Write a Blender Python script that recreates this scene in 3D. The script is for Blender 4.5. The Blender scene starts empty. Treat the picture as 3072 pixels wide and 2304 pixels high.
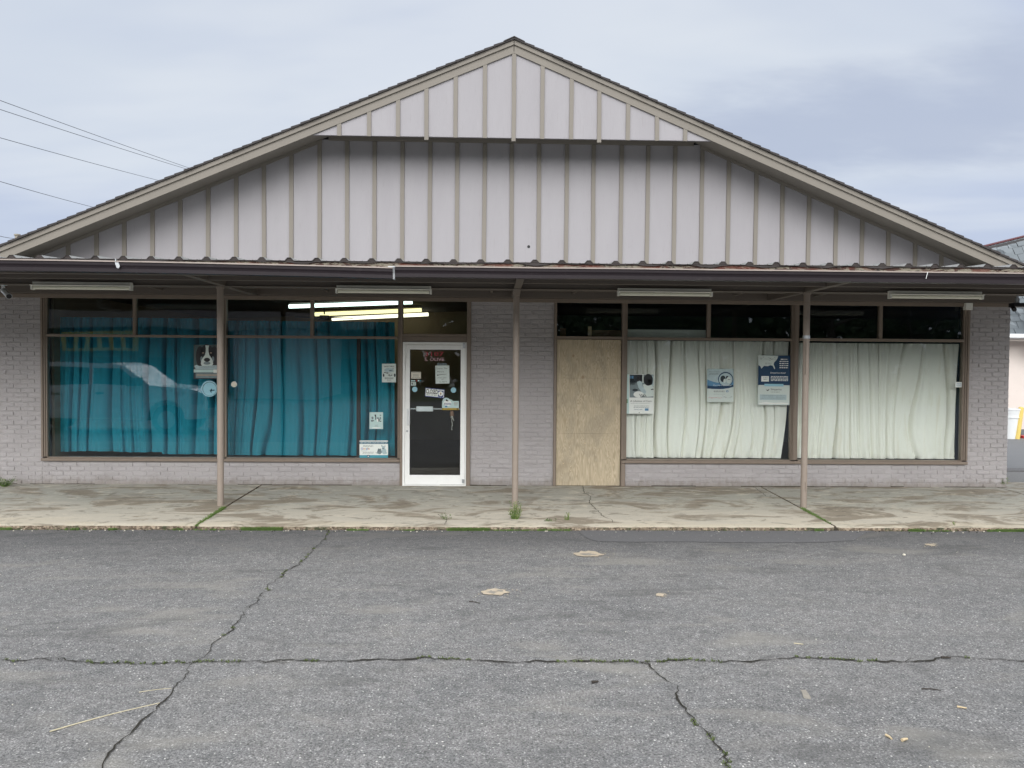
import bpy, math, random
from mathutils import Vector, noise
random.seed(7)
rnd = random.random
def ru(a, b): return a + (b - a) * rnd()
sc = bpy.context.scene
COL = sc.collection

# ------------------------------------------------------------------ camera model
FPX = 2309.0
YAW, PITCH, ROLL = 0.02714, 0.02377, 0.00754
CAM = Vector((0, -11.5, 1.8))
_F = Vector((math.sin(YAW) * math.cos(PITCH), math.cos(YAW) * math.cos(PITCH), -math.sin(PITCH)))
_R = Vector((math.cos(YAW), -math.sin(YAW), 0))
_U = _R.cross(_F)
CR = _R * math.cos(ROLL) + _U * math.sin(ROLL)
CU = -_R * math.sin(ROLL) + _U * math.cos(ROLL)
def at(x, y, Y=0.0):
    """point of the depth plane Y seen at photo position x, y (survey of the facade)"""
    d = _F + CR * ((x - 1536) / FPX) - CU * ((y - 1152) / FPX)
    return CAM + d * ((Y - CAM.y) / d.y)
def atz(x, y, z, s=0.0):
    d = _F + CR * ((x - 1536) / FPX) - CU * ((y - 1152) / FPX)
    return CAM + d * ((z + s * CAM.y - CAM.z) / (d.z - s * d.y))
def X(x, y=1150, Y=0.0): return at(x, y, Y).x
def Z(x, y, Y=0.0): return at(x, y, Y).z

# ------------------------------------------------------------------ materials
def lin(c):
    return tuple((v / 255 / 12.92) if v / 255 <= 0.04045 else ((v / 255 + 0.055) / 1.055) ** 2.4 for v in c)
class NT:
    def __init__(s, nt): s.nt = nt; s.n = nt.nodes; s.l = nt.links
    def new(s, t, **kw):
        nd = s.n.new(t)
        for k, v in kw.items():
            if k.startswith('i_'):
                key = k[2:]
                key = int(key) if key.isdigit() else key.replace('_', ' ')
                s.put(nd.inputs[key], v)
            else: setattr(nd, k, v)
        return nd
    def put(s, inp, v):
        if isinstance(v, bpy.types.NodeSocket): s.l.new(v, inp)
        else: inp.default_value = v
    def math(s, op, a, b=0.0, c=None, clamp=False):
        nd = s.n.new('ShaderNodeMath'); nd.operation = op; nd.use_clamp = clamp
        s.put(nd.inputs[0], a); s.put(nd.inputs[1], b)
        if c is not None: s.put(nd.inputs[2], c)
        return nd.outputs[0]
    def mix(s, f, a, b, mode='MIX'):
        nd = s.n.new('ShaderNodeMix'); nd.data_type = 'RGBA'; nd.blend_type = mode
        s.put(nd.inputs[0], f)
        for i, v in ((6, a), (7, b)):
            if not isinstance(v, bpy.types.NodeSocket) and len(v) == 3: v = (*v, 1)
            s.put(nd.inputs[i], v)
        return nd.outputs[2]
    def noise(s, vec, scale, detail=3, rough=0.55, dist=0.0):
        nd = s.new('ShaderNodeTexNoise'); s.l.new(vec, nd.inputs['Vector'])
        nd.inputs['Scale'].default_value = scale; nd.inputs['Detail'].default_value = detail
        nd.inputs['Roughness'].default_value = rough; nd.inputs['Distortion'].default_value = dist
        return nd.outputs['Fac']
    def vor(s, vec, scale, feat='F1'):
        nd = s.new('ShaderNodeTexVoronoi'); nd.feature = feat; s.l.new(vec, nd.inputs['Vector'])
        nd.inputs['Scale'].default_value = scale
        return nd
    def step(s, v, a, b):
        nd = s.new('ShaderNodeMapRange'); s.put(nd.inputs[0], v); s.put(nd.inputs[1], a); s.put(nd.inputs[2], b)
        nd.interpolation_type = 'SMOOTHSTEP'
        return nd.outputs[0]
    def scale(s, vec, sx, sy, sz):
        nd = s.new('ShaderNodeVectorMath'); nd.operation = 'MULTIPLY'
        s.l.new(vec, nd.inputs[0]); nd.inputs[1].default_value = (sx, sy, sz)
        return nd.outputs[0]
def material(name):
    m = bpy.data.materials.new(name); m.use_nodes = True
    t = NT(m.node_tree); t.n.clear()
    out = t.new('ShaderNodeOutputMaterial'); b = t.new('ShaderNodeBsdfPrincipled')
    t.l.new(b.outputs[0], out.inputs[0])
    pos = t.new('ShaderNodeNewGeometry').outputs['Position']
    return m, t, b, pos, out
def bump(t, b, h, strength=0.4, dist=0.01):
    bn = t.new('ShaderNodeBump'); bn.inputs['Strength'].default_value = strength; bn.inputs['Distance'].default_value = dist
    t.put(bn.inputs['Height'], h); t.l.new(bn.outputs[0], b.inputs['Normal'])
    return bn
def paint(name, rgb, rough=0.6, var=0.12, vs=3.0, dirt=0.0, dirtc=(0.08, 0.06, 0.045), bs=60, bst=0.15, metal=0.0, stretch=(1, 1, 1), spec=0.4):
    m, t, b, pos, _ = material(name)
    p = t.scale(pos, *stretch)
    n = t.noise(p, vs, 5, 0.6)
    c = t.mix(n, tuple(v * (1 - var) for v in rgb), tuple(min(1, v * (1 + var)) for v in rgb))
    if dirt:
        n2 = t.noise(p, vs * 4.3, 6, 0.7, 0.6)
        c = t.mix(t.math('MULTIPLY', t.step(n2, 0.56, 0.78), dirt), c, dirtc)
    t.l.new(c, b.inputs['Base Color'])
    b.inputs['Roughness'].default_value = rough; b.inputs['Metallic'].default_value = metal
    b.inputs['Specular IOR Level'].default_value = spec
    if bst: bump(t, b, t.noise(p, bs, 4), bst, 0.004)
    return m
def flat(name, srgb, rough=0.6):
    m, t, b, pos, _ = material(name)
    c = lin(srgb)
    t.l.new(t.mix(t.noise(pos, 40, 3), tuple(v * 0.9 for v in c), tuple(min(1, v * 1.08) for v in c)), b.inputs['Base Color'])
    b.inputs['Roughness'].default_value = rough
    return m
M = {}

# asphalt
m, t, b, pos, _ = material('asphalt')
n1 = t.noise(t.scale(pos, 0.5, 1.0, 1), 0.9, 5, 0.6, 0.4)
n2 = t.noise(pos, 4.5, 5, 0.65)
n3 = t.noise(pos, 75, 3, 0.7)
v1 = t.vor(pos, 95); v2 = t.vor(pos, 46); v3 = t.vor(pos, 170)
c = t.mix(n1, (0.158, 0.158, 0.158), (0.325, 0.315, 0.298))
c = t.mix(t.math('MULTIPLY', t.step(n2, 0.35, 0.7), 0.5), c, (0.180, 0.186, 0.186))
c = t.mix(0.78, c, t.mix(t.step(n3, 0.3, 0.7), (0.20, 0.20, 0.20), (1.28, 1.28, 1.28)), 'MULTIPLY')
sep = t.new('ShaderNodeSeparateColor'); t.l.new(v3.outputs['Color'], sep.inputs[0])
c = t.mix(t.math('MULTIPLY', t.step(sep.outputs[0], 0.55, 1.0), 0.55), c, (0.33, 0.325, 0.32))
sep = t.new('ShaderNodeSeparateColor'); t.l.new(v1.outputs['Color'], sep.inputs[0])
c = t.mix(t.math('MULTIPLY', t.step(sep.outputs[0], 0.87, 0.93), t.step(v1.outputs['Distance'], 0.55, 0.3)), c, (0.46, 0.45, 0.43))
sep = t.new('ShaderNodeSeparateColor'); t.l.new(v2.outputs['Color'], sep.inputs[0])
c = t.mix(t.math('MULTIPLY', t.step(sep.outputs[1], 0.945, 0.97), t.step(v2.outputs['Distance'], 0.30, 0.16)), c, (0.72, 0.70, 0.66))
c = t.mix(t.math('MULTIPLY', t.step(sep.outputs[2], 0.86, 0.92), t.step(v2.outputs['Distance'], 0.5, 0.2)), c, (0.04, 0.04, 0.042))
c = t.mix(0.8, c, t.mix(t.step(t.noise(pos, 21, 5, 0.8), 0.28, 0.72), (0.62, 0.62, 0.62), (1.34, 1.33, 1.32)), 'MULTIPLY')
# oily darker blotches
n4 = t.noise(t.scale(pos, 0.6, 1.6, 1), 1.5, 6, 0.68, 0.8)
c = t.mix(t.math('MULTIPLY', t.step(n4, 0.53, 0.68), 0.52), c, (0.10, 0.099, 0.095))
n5 = t.noise(t.scale(pos, 0.45, 1.3, 1), 2.3, 3, 0.5, 0.4)
c = t.mix(t.math('MULTIPLY', t.step(n5, 0.54, 0.74), 0.5), c, (0.30, 0.285, 0.25))
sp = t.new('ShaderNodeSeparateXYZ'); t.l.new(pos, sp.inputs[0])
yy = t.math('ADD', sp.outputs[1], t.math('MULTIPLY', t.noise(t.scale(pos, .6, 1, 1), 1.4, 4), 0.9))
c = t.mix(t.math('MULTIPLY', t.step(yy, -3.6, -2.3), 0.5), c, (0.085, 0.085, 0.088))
st = t.noise(t.scale(pos, .12, 2.2, 1), 2.0, 5, 0.65)
c = t.mix(t.math('MULTIPLY', t.step(st, 0.56, 0.68), 0.22), c, (0.12, 0.12, 0.115))
t.l.new(c, b.inputs['Base Color']); b.inputs['Roughness'].default_value = 0.9; b.inputs['Specular IOR Level'].default_value = 0.25
hh = t.math('ADD', t.math('MULTIPLY', v3.outputs['Distance'], -0.6), t.math('ADD', t.math('MULTIPLY', v1.outputs['Distance'], -0.8), n3))
bump(t, b, hh, 0.55, 0.008)
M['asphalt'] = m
# fresher asphalt patch
m, t, b, pos, _ = material('fresh_asphalt')
n3 = t.noise(pos, 80, 3, 0.7)
c = t.mix(n3, (0.075, 0.075, 0.077), (0.20, 0.198, 0.20))
v2 = t.vor(pos, 45); sep = t.new('ShaderNodeSeparateColor'); t.l.new(v2.outputs['Color'], sep.inputs[0])
c = t.mix(t.math('MULTIPLY', t.step(sep.outputs[1], 0.95, 0.98), t.step(v2.outputs['Distance'], 0.35, 0.2)), c, (0.45, 0.44, 0.42))
t.l.new(c, b.inputs['Base Color']); b.inputs['Roughness'].default_value = 0.9
bump(t, b, n3, 0.5, 0.008)
M['fresh'] = m

# sidewalk concrete
m, t, b, pos, _ = material('weathered_concrete')
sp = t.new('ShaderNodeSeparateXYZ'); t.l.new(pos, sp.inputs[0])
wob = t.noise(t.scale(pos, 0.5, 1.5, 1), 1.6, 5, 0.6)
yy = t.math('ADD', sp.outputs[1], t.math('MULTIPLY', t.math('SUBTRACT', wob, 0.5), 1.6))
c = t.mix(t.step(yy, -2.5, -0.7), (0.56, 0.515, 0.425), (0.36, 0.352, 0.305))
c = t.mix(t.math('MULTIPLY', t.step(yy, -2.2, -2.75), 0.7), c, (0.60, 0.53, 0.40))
s1 = t.noise(t.scale(pos, 0.55, 1.2, 1), 1.6, 6, 0.62, 1.0)
c = t.mix(t.math('MULTIPLY', t.step(s1, 0.50, 0.60), 0.75), c, (0.215, 0.175, 0.125))
s2 = t.noise(t.scale(pos, 1.0, 1.9, 1), 3.0, 7, 0.7, 1.0)
c = t.mix(t.math('MULTIPLY', t.step(s2, 0.54, 0.63), 0.5), c, (0.135, 0.118, 0.09))
s3 = t.noise(t.scale(pos, 0.8, 1.8, 1), 4.0, 6, 0.7, 0.8)
c = t.mix(t.math('MULTIPLY', t.step(s3, 0.52, 0.64), 0.42), c, (0.68, 0.62, 0.50))
v = t.vor(t.scale(pos, 1, 1.6, 1), 5.0); sep = t.new('ShaderNodeSeparateColor'); t.l.new(v.outputs['Color'], sep.inputs[0])
c = t.mix(t.math('MULTIPLY', t.step(sep.outputs[0], 0.86, 0.9), t.math('MULTIPLY', t.step(v.outputs['Distance'], 0.22, 0.12), 0.6)), c, (0.12, 0.10, 0.08))
s4 = t.noise(t.scale(pos, 1, 1, 1), 60, 4, 0.7)
c = t.mix(0.5, c, t.mix(s4, (0.6, 0.6, 0.6), (1.25, 1.25, 1.25)), 'MULTIPLY')
t.l.new(c, b.inputs['Base Color']); b.inputs['Roughness'].default_value = 0.85; b.inputs['Specular IOR Level'].default_value = 0.3
bump(t, b, t.math('ADD', t.noise(pos, 30, 5, 0.7), t.math('MULTIPLY', s3, 1.5)), 0.35, 0.008)
M['concrete'] = m
# kerb face: exposed aggregate, dirty
m, t, b, pos, _ = material('kerb_aggregate')
v = t.vor(pos, 45); sep = t.new('ShaderNodeSeparateColor'); t.l.new(v.outputs['Color'], sep.inputs[0])
c = t.mix(sep.outputs[0], (0.09, 0.065, 0.045), (0.36, 0.29, 0.21))
c = t.mix(t.step(t.noise(pos, 7, 5, 0.6), 0.5, 0.7), c, (0.05, 0.06, 0.03))
t.l.new(c, b.inputs['Base Color']); b.inputs['Roughness'].default_value = 0.95
bump(t, b, v.outputs['Distance'], 0.9, 0.02)
M['kerb'] = m

# painted brick
m, t, b, pos, _ = material('painted_brick')
n = t.noise(pos, 2.2, 4); nf = t.noise(t.scale(pos, 1, 1, 1.4), 55, 5, 0.7, 0.5)
c = t.mix(n, (0.385, 0.363, 0.366), (0.475, 0.451, 0.452))
c = t.mix(t.math('MULTIPLY', t.step(t.noise(pos, 14, 6, 0.75), 0.62, 0.75), 0.30), c, (0.30, 0.26, 0.23))
v = t.vor(pos, 6); sep = t.new('ShaderNodeSeparateColor'); t.l.new(v.outputs['Color'], sep.inputs[0])
c = t.mix(t.math('MULTIPLY', t.step(sep.outputs[0], 0.93, 0.95), t.step(v.outputs['Distance'], 0.09, 0.05)), c, (0.05, 0.04, 0.035))
sp = t.new('ShaderNodeSeparateXYZ'); t.l.new(pos, sp.inputs[0])
zz = t.math('ADD', sp.outputs[2], t.math('MULTIPLY', t.noise(t.scale(pos, 2, 1, 1), 5, 5, .7), -0.30))
c = t.mix(t.math('MULTIPLY', t.step(zz, 0.0, -0.16), 0.55), c, (0.20, 0.17, 0.13))
c = t.mix(t.math('MULTIPLY', t.step(t.noise(pos, 95, 4, 0.8), 0.64, 0.70), t.math('MULTIPLY', t.step(t.noise(pos, 5, 3), 0.5, 0.6), 0.7)), c, (0.10, 0.075, 0.06))
t.l.new(c, b.inputs['Base Color']); b.inputs['Roughness'].default_value = 0.65
bump(t, b, t.math('ADD', nf, t.math('MULTIPLY', t.noise(t.scale(pos, 1, 1, 2.0), 22, 4, 0.6, 1.5), 1.4)), 0.75, 0.012)
M['brick'] = m

# gable panels
m, t, b, pos, _ = material('lilac_panel')
n = t.noise(t.scale(pos, 1.4, 1, 0.35), 2.0, 5, 0.6)
c = t.mix(n, (0.300, 0.288, 0.305), (0.362, 0.350, 0.366))
gr = t.noise(t.scale(pos, 9, 1, 0.7), 5, 6, 0.7)
c = t.mix(t.math('MULTIPLY', t.step(gr, 0.55, 0.75), 0.40), c, (0.235, 0.22, 0.215))
n2 = t.noise(t.scale(pos, 1.2, 1, 1.0), 9, 7, 0.78, 0.8)
c = t.mix(t.math('MULTIPLY', t.step(n2, 0.63, 0.74), 0.30), c, (0.25, 0.235, 0.23))
n3 = t.noise(t.scale(pos, 1, 1, .5), 4, 3, 0.5)
c = t.mix(t.math('MULTIPLY', t.math('MULTIPLY', t.step(t.noise(pos, 70, 4, 0.8), 0.68, 0.74), t.step(n3, 0.5, 0.62)), 0.8), c, (0.16, 0.14, 0.13))
t.l.new(c, b.inputs['Base Color']); b.inputs['Roughness'].default_value = 0.7
bump(t, b, t.math('ADD', t.noise(t.scale(pos, 12, 1, 1.2), 8, 4, 0.6), t.noise(pos, 90, 3)), 0.25, 0.004)
M['panel'] = m

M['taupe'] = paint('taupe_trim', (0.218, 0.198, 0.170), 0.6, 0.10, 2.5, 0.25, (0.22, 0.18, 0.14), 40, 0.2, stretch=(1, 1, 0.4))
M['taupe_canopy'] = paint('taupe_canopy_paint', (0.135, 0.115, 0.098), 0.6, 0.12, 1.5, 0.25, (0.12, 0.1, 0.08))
M['post'] = paint('taupe_post_paint', (0.300, 0.252, 0.212), 0.45, 0.10, 6, 0.45, (0.16, 0.115, 0.085))
M['frame'] = paint('brown_frame_paint', (0.225, 0.182, 0.146), 0.5, 0.12, 5, 0.3, (0.13, 0.1, 0.08), 60, 0.2)
M['frame_dark'] = paint('dark_brown_joint', (0.05, 0.04, 0.035), 0.6)
M['gutter'] = paint('maroon_gutter', (0.017, 0.0115, 0.015), 0.45, 0.2, 3, 0.2, (0.12, 0.1, 0.1), 30, 0.05)
M['gutter_lip'] = paint('worn_gutter_lip', (0.34, 0.29, 0.26), 0.45, 0.25, 6, 0.3)
M['white_metal'] = paint('white_metal', (0.72, 0.74, 0.74), 0.4, 0.06, 4, 0.15, (0.4, 0.38, 0.34), 30, 0.03)
M['alu'] = paint('white_door_paint', (0.85, 0.86, 0.84), 0.4, 0.06, 5, 0.25, (0.34, 0.33, 0.31), 30, 0.05)
M['steel'] = paint('galvanised_steel', (0.5, 0.52, 0.54), 0.35, 0.15, 9, metal=0.8)
M['fixture'] = paint('aged_fixture_enamel', (0.80, 0.80, 0.74), 0.5, 0.1, 6, 0.3, (0.22, 0.19, 0.15))
M['tube_off'] = paint('unlit_tube', (0.85, 0.85, 0.72), 0.25, 0.05, 6, 0.2, (0.3, 0.27, 0.2))
M['black'] = paint('black_plastic', (0.012, 0.012, 0.014), 0.4, 0.1)
M['darkbar'] = paint('black_brown_bar', (0.014, 0.010, 0.009), 0.5, 0.2)
M['shingle'] = paint('dark_shingle', (0.055, 0.050, 0.050), 0.9, 0.35, 12, 0.3, (0.03, 0.028, 0.028), 120, 0.6)
M['red'] = paint('red_plastic', (0.45, 0.03, 0.03), 0.4)
M['ply_dark'] = paint('dark_interior_wood', (0.17, 0.10, 0.065), 0.6, 0.2, 9, stretch=(1, 1, .2))
M['inner_wall'] = paint('tan_interior_wall', (0.30, 0.235, 0.16), 0.8, 0.15, 2)
M['inner_dark'] = paint('navy_interior_wall', (0.05, 0.08, 0.13), 0.8, 0.15, 2)
M['ceil'] = paint('brown_interior_ceiling', (0.16, 0.135, 0.11), 0.8, 0.2, 2)
M['floor_in'] = paint('brown_interior_floor', (0.10, 0.08, 0.07), 0.6, 0.2, 2)
M['stucco'] = paint('pink_white_stucco', (0.70, 0.63, 0.58), 0.85, 0.07, 1.5, 0.3, (0.5, 0.44, 0.4), 40, 0.4)
M['dirt'] = paint('joint_dirt', (0.055, 0.045, 0.032), 0.95, 0.4, 20)
M['gravel'] = paint('grey_gravel', (0.19, 0.19, 0.185), 0.95, 0.5, 45, 0.3, bs=60, bst=0.9)
M['road'] = paint('smooth_road', (0.17, 0.175, 0.18), 0.85, 0.12, 3, 0.2, (0.08, 0.08, 0.08), stretch=(0.3, 1.5, 1))
M['pot'] = paint('pale_broken_stone', (0.50, 0.42, 0.31), 0.95, 0.3, 25, 0.6, (0.25, 0.16, 0.12), 70, 0.8)
M['dust'] = paint('pale_dust', (0.30, 0.275, 0.23), 0.95, 0.3, 40, 0.5, (0.15, 0.15, 0.145), 70, 0.8)
M['oil'] = paint('oil_stain', (0.085, 0.085, 0.078), 0.9, 0.35, 50, 0.6, (0.13, 0.13, 0.125), 80, 0.7)
M['crack'] = paint('crack_dirt', (0.028, 0.025, 0.018), 0.98, 0.5, 30, bst=0.6)
M['straw'] = paint('dry_straw', (0.58, 0.52, 0.36), 0.8, 0.15, 30)
M['chip'] = paint('wood_chip', (0.60, 0.48, 0.30), 0.8, 0.2, 40)
M['bark'] = paint('dark_bark', (0.05, 0.042, 0.035), 0.9, 0.3, 40)
M['white_paint'] = paint('white_car_paint', (0.80, 0.81, 0.82), 0.2, 0.01, 3, bst=0, spec=0.6)
M['rubber'] = paint('black_rubber', (0.02, 0.02, 0.02), 0.7)
M['ridge_red'] = paint('dull_red_ridge', (0.12, 0.05, 0.055), 0.8)
M['yellow'] = paint('yellow_paint', (0.72, 0.55, 0.16), 0.6, 0.1, 8, 0.5, (0.28, 0.16, 0.06))
M['sign_yellow'] = paint('yellow_sign', (0.75, 0.55, 0.03), 0.5)
M['barn'] = paint('pale_grey_siding', (0.60, 0.60, 0.60), 0.6, 0.06, 1)
M['trunk'] = paint('tree_bark', (0.09, 0.075, 0.06), 0.9, 0.3, 12, bst=0.5)
M['wire'] = paint('dark_cable', (0.13, 0.14, 0.16), 0.6)
M['brown_bell'] = paint('brown_bell', (0.30, 0.17, 0.10), 0.5)
M['cord'] = paint('white_cord', (0.7, 0.68, 0.6), 0.7)
M['paper'] = paint('white_paper', (0.62, 0.70, 0.66), 0.6, 0.03, 6, bst=0.1)
M['paper_w'] = paint('white_card', (0.80, 0.84, 0.80), 0.5, 0.02, 6, bst=0.05)
M['paper_t'] = paint('teal_tinted_paper', (0.50, 0.66, 0.64), 0.5, 0.05, 8, bst=0.1)
M['cream'] = paint('cream_card', (0.72, 0.68, 0.56), 0.6, 0.04, 20)
M['ink'] = flat('black_ink', (28, 32, 36)); M['ink_grey'] = flat('grey_ink', (110, 122, 122)); M['ink_blue'] = flat('blue_ink', (38, 62, 130))
M['navy'] = paint('navy_print', lin((22, 60, 92)), 0.5, 0.15, 8)
M['print_blue'] = paint('blue_print', lin((90, 140, 175)), 0.5, 0.35, 14)
M['print_dark'] = paint('dark_print', lin((40, 52, 58)), 0.5, 0.4, 30)
M['print_mid'] = paint('grey_print', lin((120, 135, 138)), 0.5, 0.4, 30)
M['print_pale'] = paint('pale_print', lin((175, 195, 198)), 0.5, 0.25, 24)
M['teal_band'] = flat('teal_band', (70, 150, 165)); M['slate_band'] = flat('slate_band', (55, 105, 125))
M['decal'] = paint('pale_blue_decal', lin((150, 200, 215)), 0.4, 0.06, 60)
M['decal_w'] = paint('cream_decal', lin((215, 222, 210)), 0.4, 0.04, 60)
M['mustard'] = flat('mustard_band', (165, 140, 50)); M['dull_red'] = flat('dull_red_vinyl', (168, 62, 70)); M['dull_pink'] = flat('greyed_red_vinyl', (205, 165, 172))
M['green'] = flat('green_print', (70, 130, 80)); M['redp'] = flat('red_print', (190, 60, 50)); M['bluep'] = flat('logo_blue', (60, 110, 200)); M['yelp'] = flat('logo_yellow', (225, 180, 60)); M['skin_print'] = flat('tan_print', (170, 150, 130))
M['dog_back'] = paint('dark_green_print', lin((70, 88, 88)), 0.5, 0.35, 60)

# canopy underside fascia: rusty / chipped strip
m, t, b, pos, _ = material('rotten_fascia')
p = t.scale(pos, 1.0, 1, 3.0)
n = t.noise(p, 6, 6, 0.7, 1.2); n2 = t.noise(p, 14, 5, 0.7, 1.0)
c = t.mix(t.step(n, 0.44, 0.52), (0.09, 0.045, 0.035), (0.30, 0.27, 0.21))
c = t.mix(t.step(n2, 0.54, 0.62), c, (0.025, 0.02, 0.02))
c = t.mix(t.math('MULTIPLY', t.step(t.noise(p, 3, 3), 0.5, 0.6), 0.7), c, (0.17, 0.05, 0.035))
t.l.new(c, b.inputs['Base Color']); b.inputs['Roughness'].default_value = 0.9
bump(t, b, n2, 0.8, 0.02)
M['rot'] = m
# corrugated canopy sheet
m, t, b, pos, _ = material('weathered_sheet_metal')
n = t.noise(t.scale(pos, 3, 0.6, 3), 4, 5, 0.7)
c = t.mix(n, (0.20, 0.205, 0.20), (0.36, 0.365, 0.35)); c = t.mix(t.step(t.noise(pos, 14, 5, 0.7), 0.6, 0.7), c, (0.2, 0.16, 0.14))
t.l.new(c, b.inputs['Base Color']); b.inputs['Roughness'].default_value = 0.55
M['sheet'] = m
M['sheet_edge'] = paint('dark_sheet_edge', (0.04, 0.032, 0.030), 0.7, 0.4, 20)
# slate
m, t, b, pos, _ = material('grey_slate')
v = t.vor(t.scale(pos, 3, 3, 5), 1.0); sep = t.new('ShaderNodeSeparateColor'); t.l.new(v.outputs['Color'], sep.inputs[0])
t.l.new(t.mix(sep.outputs[0], (0.07, 0.085, 0.095), (0.20, 0.225, 0.24)), b.inputs['Base Color']); b.inputs['Roughness'].default_value = 0.7
M['slate'] = m
# plywood
m, t, b, pos, _ = material('bare_plywood')
q = t.scale(pos, 5.5, 1, 0.42)
g = t.noise(q, 1.7, 3, 0.5, 2.6)
w = t.math('SINE', t.math('MULTIPLY', g, 85)); w2 = t.noise(t.scale(pos, 40, 1, 1.6), 3, 5, 0.7)
c = t.mix(t.math('MULTIPLY_ADD', w, 0.5, 0.5), (0.40, 0.330, 0.222), (0.575, 0.490, 0.352))
c = t.mix(t.math('MULTIPLY', t.step(w2, 0.5, 0.75), 0.35), c, (0.33, 0.24, 0.13))
c = t.mix(t.math('MULTIPLY', t.step(t.noise(t.scale(pos, 1, 1, .6), 3, 5, 0.6), 0.52, 0.75), 0.35), c, (0.36, 0.27, 0.16))
c = t.mix(t.math('MULTIPLY', t.step(t.noise(t.scale(pos, 1.3, 1, .7), 2.2, 6, 0.7, .6), 0.46, 0.66), 0.4), c, (0.27, 0.235, 0.18))
v = t.vor(t.scale(pos, 2.6, 1, 2.2), 1.3); c = t.mix(t.math('MULTIPLY', t.step(v.outputs['Distance'], 0.10, 0.05), 0.6), c, (0.25, 0.15, 0.08))
t.l.new(c, b.inputs['Base Color']); b.inputs['Roughness'].default_value = 0.75
bump(t, b, w, 0.06, 0.002)
M['ply'] = m
# cloth
def cloth(name, c1, c2, trans, stain=None, hemz=None, hemc=None):
    m, t, b, pos, out = material(name)
    c = t.mix(t.noise(t.scale(pos, 3, 1, 0.4), 2, 4), c1, c2)
    if stain:
        c = t.mix(t.math('MULTIPLY', t.step(t.noise(t.scale(pos, 4, 1, 0.5), 2.6, 5, 0.6, 0.5), 0.55, 0.75), 0.5), c, stain)
    if hemz:
        sp = t.new('ShaderNodeSeparateXYZ'); t.l.new(pos, sp.inputs[0])
        c = t.mix(t.math('LESS_THAN', sp.outputs[2], hemz), c, hemc)
    t.l.new(c, b.inputs['Base Color']); b.inputs['Roughness'].default_value = 0.85; b.inputs['Specular IOR Level'].default_value = 0.15
    bump(t, b, t.noise(t.scale(pos, 1, 1, 1), 300, 2), 0.1, 0.002)
    tr = t.new('ShaderNodeBsdfTranslucent'); t.l.new(c, tr.inputs[0])
    mx = t.new('ShaderNodeMixShader'); mx.inputs[0].default_value = trans
    t.l.new(b.outputs[0], mx.inputs[1]); t.l.new(tr.outputs[0], mx.inputs[2]); t.l.new(mx.outputs[0], out.inputs[0])
    return m
M['teal'] = cloth('teal_curtain_cloth', (0.024, 0.300, 0.415), (0.045, 0.390, 0.520), 0.15, None, 0.60, (0.05, 0.37, 0.49))
M['white_cloth'] = cloth('off_white_curtain_cloth', (0.93, 0.92, 0.84), (0.97, 0.96, 0.91), 0.03, (0.80, 0.75, 0.62))
# glass
m, t, b, pos, out = material('window_glass')
t.n.remove(b)
fr = t.new('ShaderNodeFresnel'); fr.inputs[0].default_value = 1.52
wv = t.new('ShaderNodeBump'); wv.inputs['Strength'].default_value = 0.12; wv.inputs['Distance'].default_value = 0.012
t.l.new(t.noise(t.scale(pos, 1, 1, 1.7), 0.9, 1, 0.4), wv.inputs['Height'])
gl = t.new('ShaderNodeBsdfGlossy'); gl.inputs['Roughness'].default_value = 0.005; gl.inputs['Color'].default_value = (0.9, 0.95, 1, 1); t.l.new(wv.outputs[0], gl.inputs['Normal'])
tp = t.new('ShaderNodeBsdfTransparent'); tp.inputs[0].default_value = (0.965, 1.0, 0.985, 1)
mx = t.new('ShaderNodeMixShader'); t.l.new(t.math('MULTIPLY', fr.outputs[0], 1.65, clamp=True), mx.inputs[0])
t.l.new(tp.outputs[0], mx.inputs[1]); t.l.new(gl.outputs[0], mx.inputs[2]); t.l.new(mx.outputs[0], out.inputs[0])
M['glass'] = m
m, t, b, pos, out = material('dark_car_glass')
b.inputs['Base Color'].default_value = (0.01, 0.012, 0.014, 1); b.inputs['Roughness'].default_value = 0.05
M['car_glass'] = m
def emit(name, c, s):
    m, t, b, pos, out = material(name); b.inputs['Base Color'].default_value = (*c, 1)
    b.inputs['Emission Color'].default_value = (*c, 1); b.inputs['Emission Strength'].default_value = s
    return m
M['lit_cool'] = emit('lit_tube_cool', (0.80, 1.0, 0.95), 2.6)
M['lit_warm'] = emit('lit_tube_warm', (1.0, 0.93, 0.48), 1.5)
M['lit_mid'] = emit('lit_tube_pale', (1.0, 0.96, 0.72), 2.2)
def leafm(name, a, c_):
    m, t, b, pos, out = material(name)
    t.l.new(t.mix(t.noise(pos, 20, 3), a, c_), b.inputs['Base Color']); b.inputs['Roughness'].default_value = 0.7
    return m
M['leaf'] = leafm('weed_leaf', (0.075, 0.15, 0.035), (0.17, 0.25, 0.06))
M['leaf_y'] = leafm('yellow_green_leaf', (0.15, 0.21, 0.05), (0.32, 0.33, 0.11))
M['leaf_d'] = leafm('dark_leaf', (0.03, 0.06, 0.02), (0.07, 0.11, 0.035))
M['moss'] = leafm('crack_moss', (0.05, 0.08, 0.02), (0.13, 0.16, 0.05))

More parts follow.
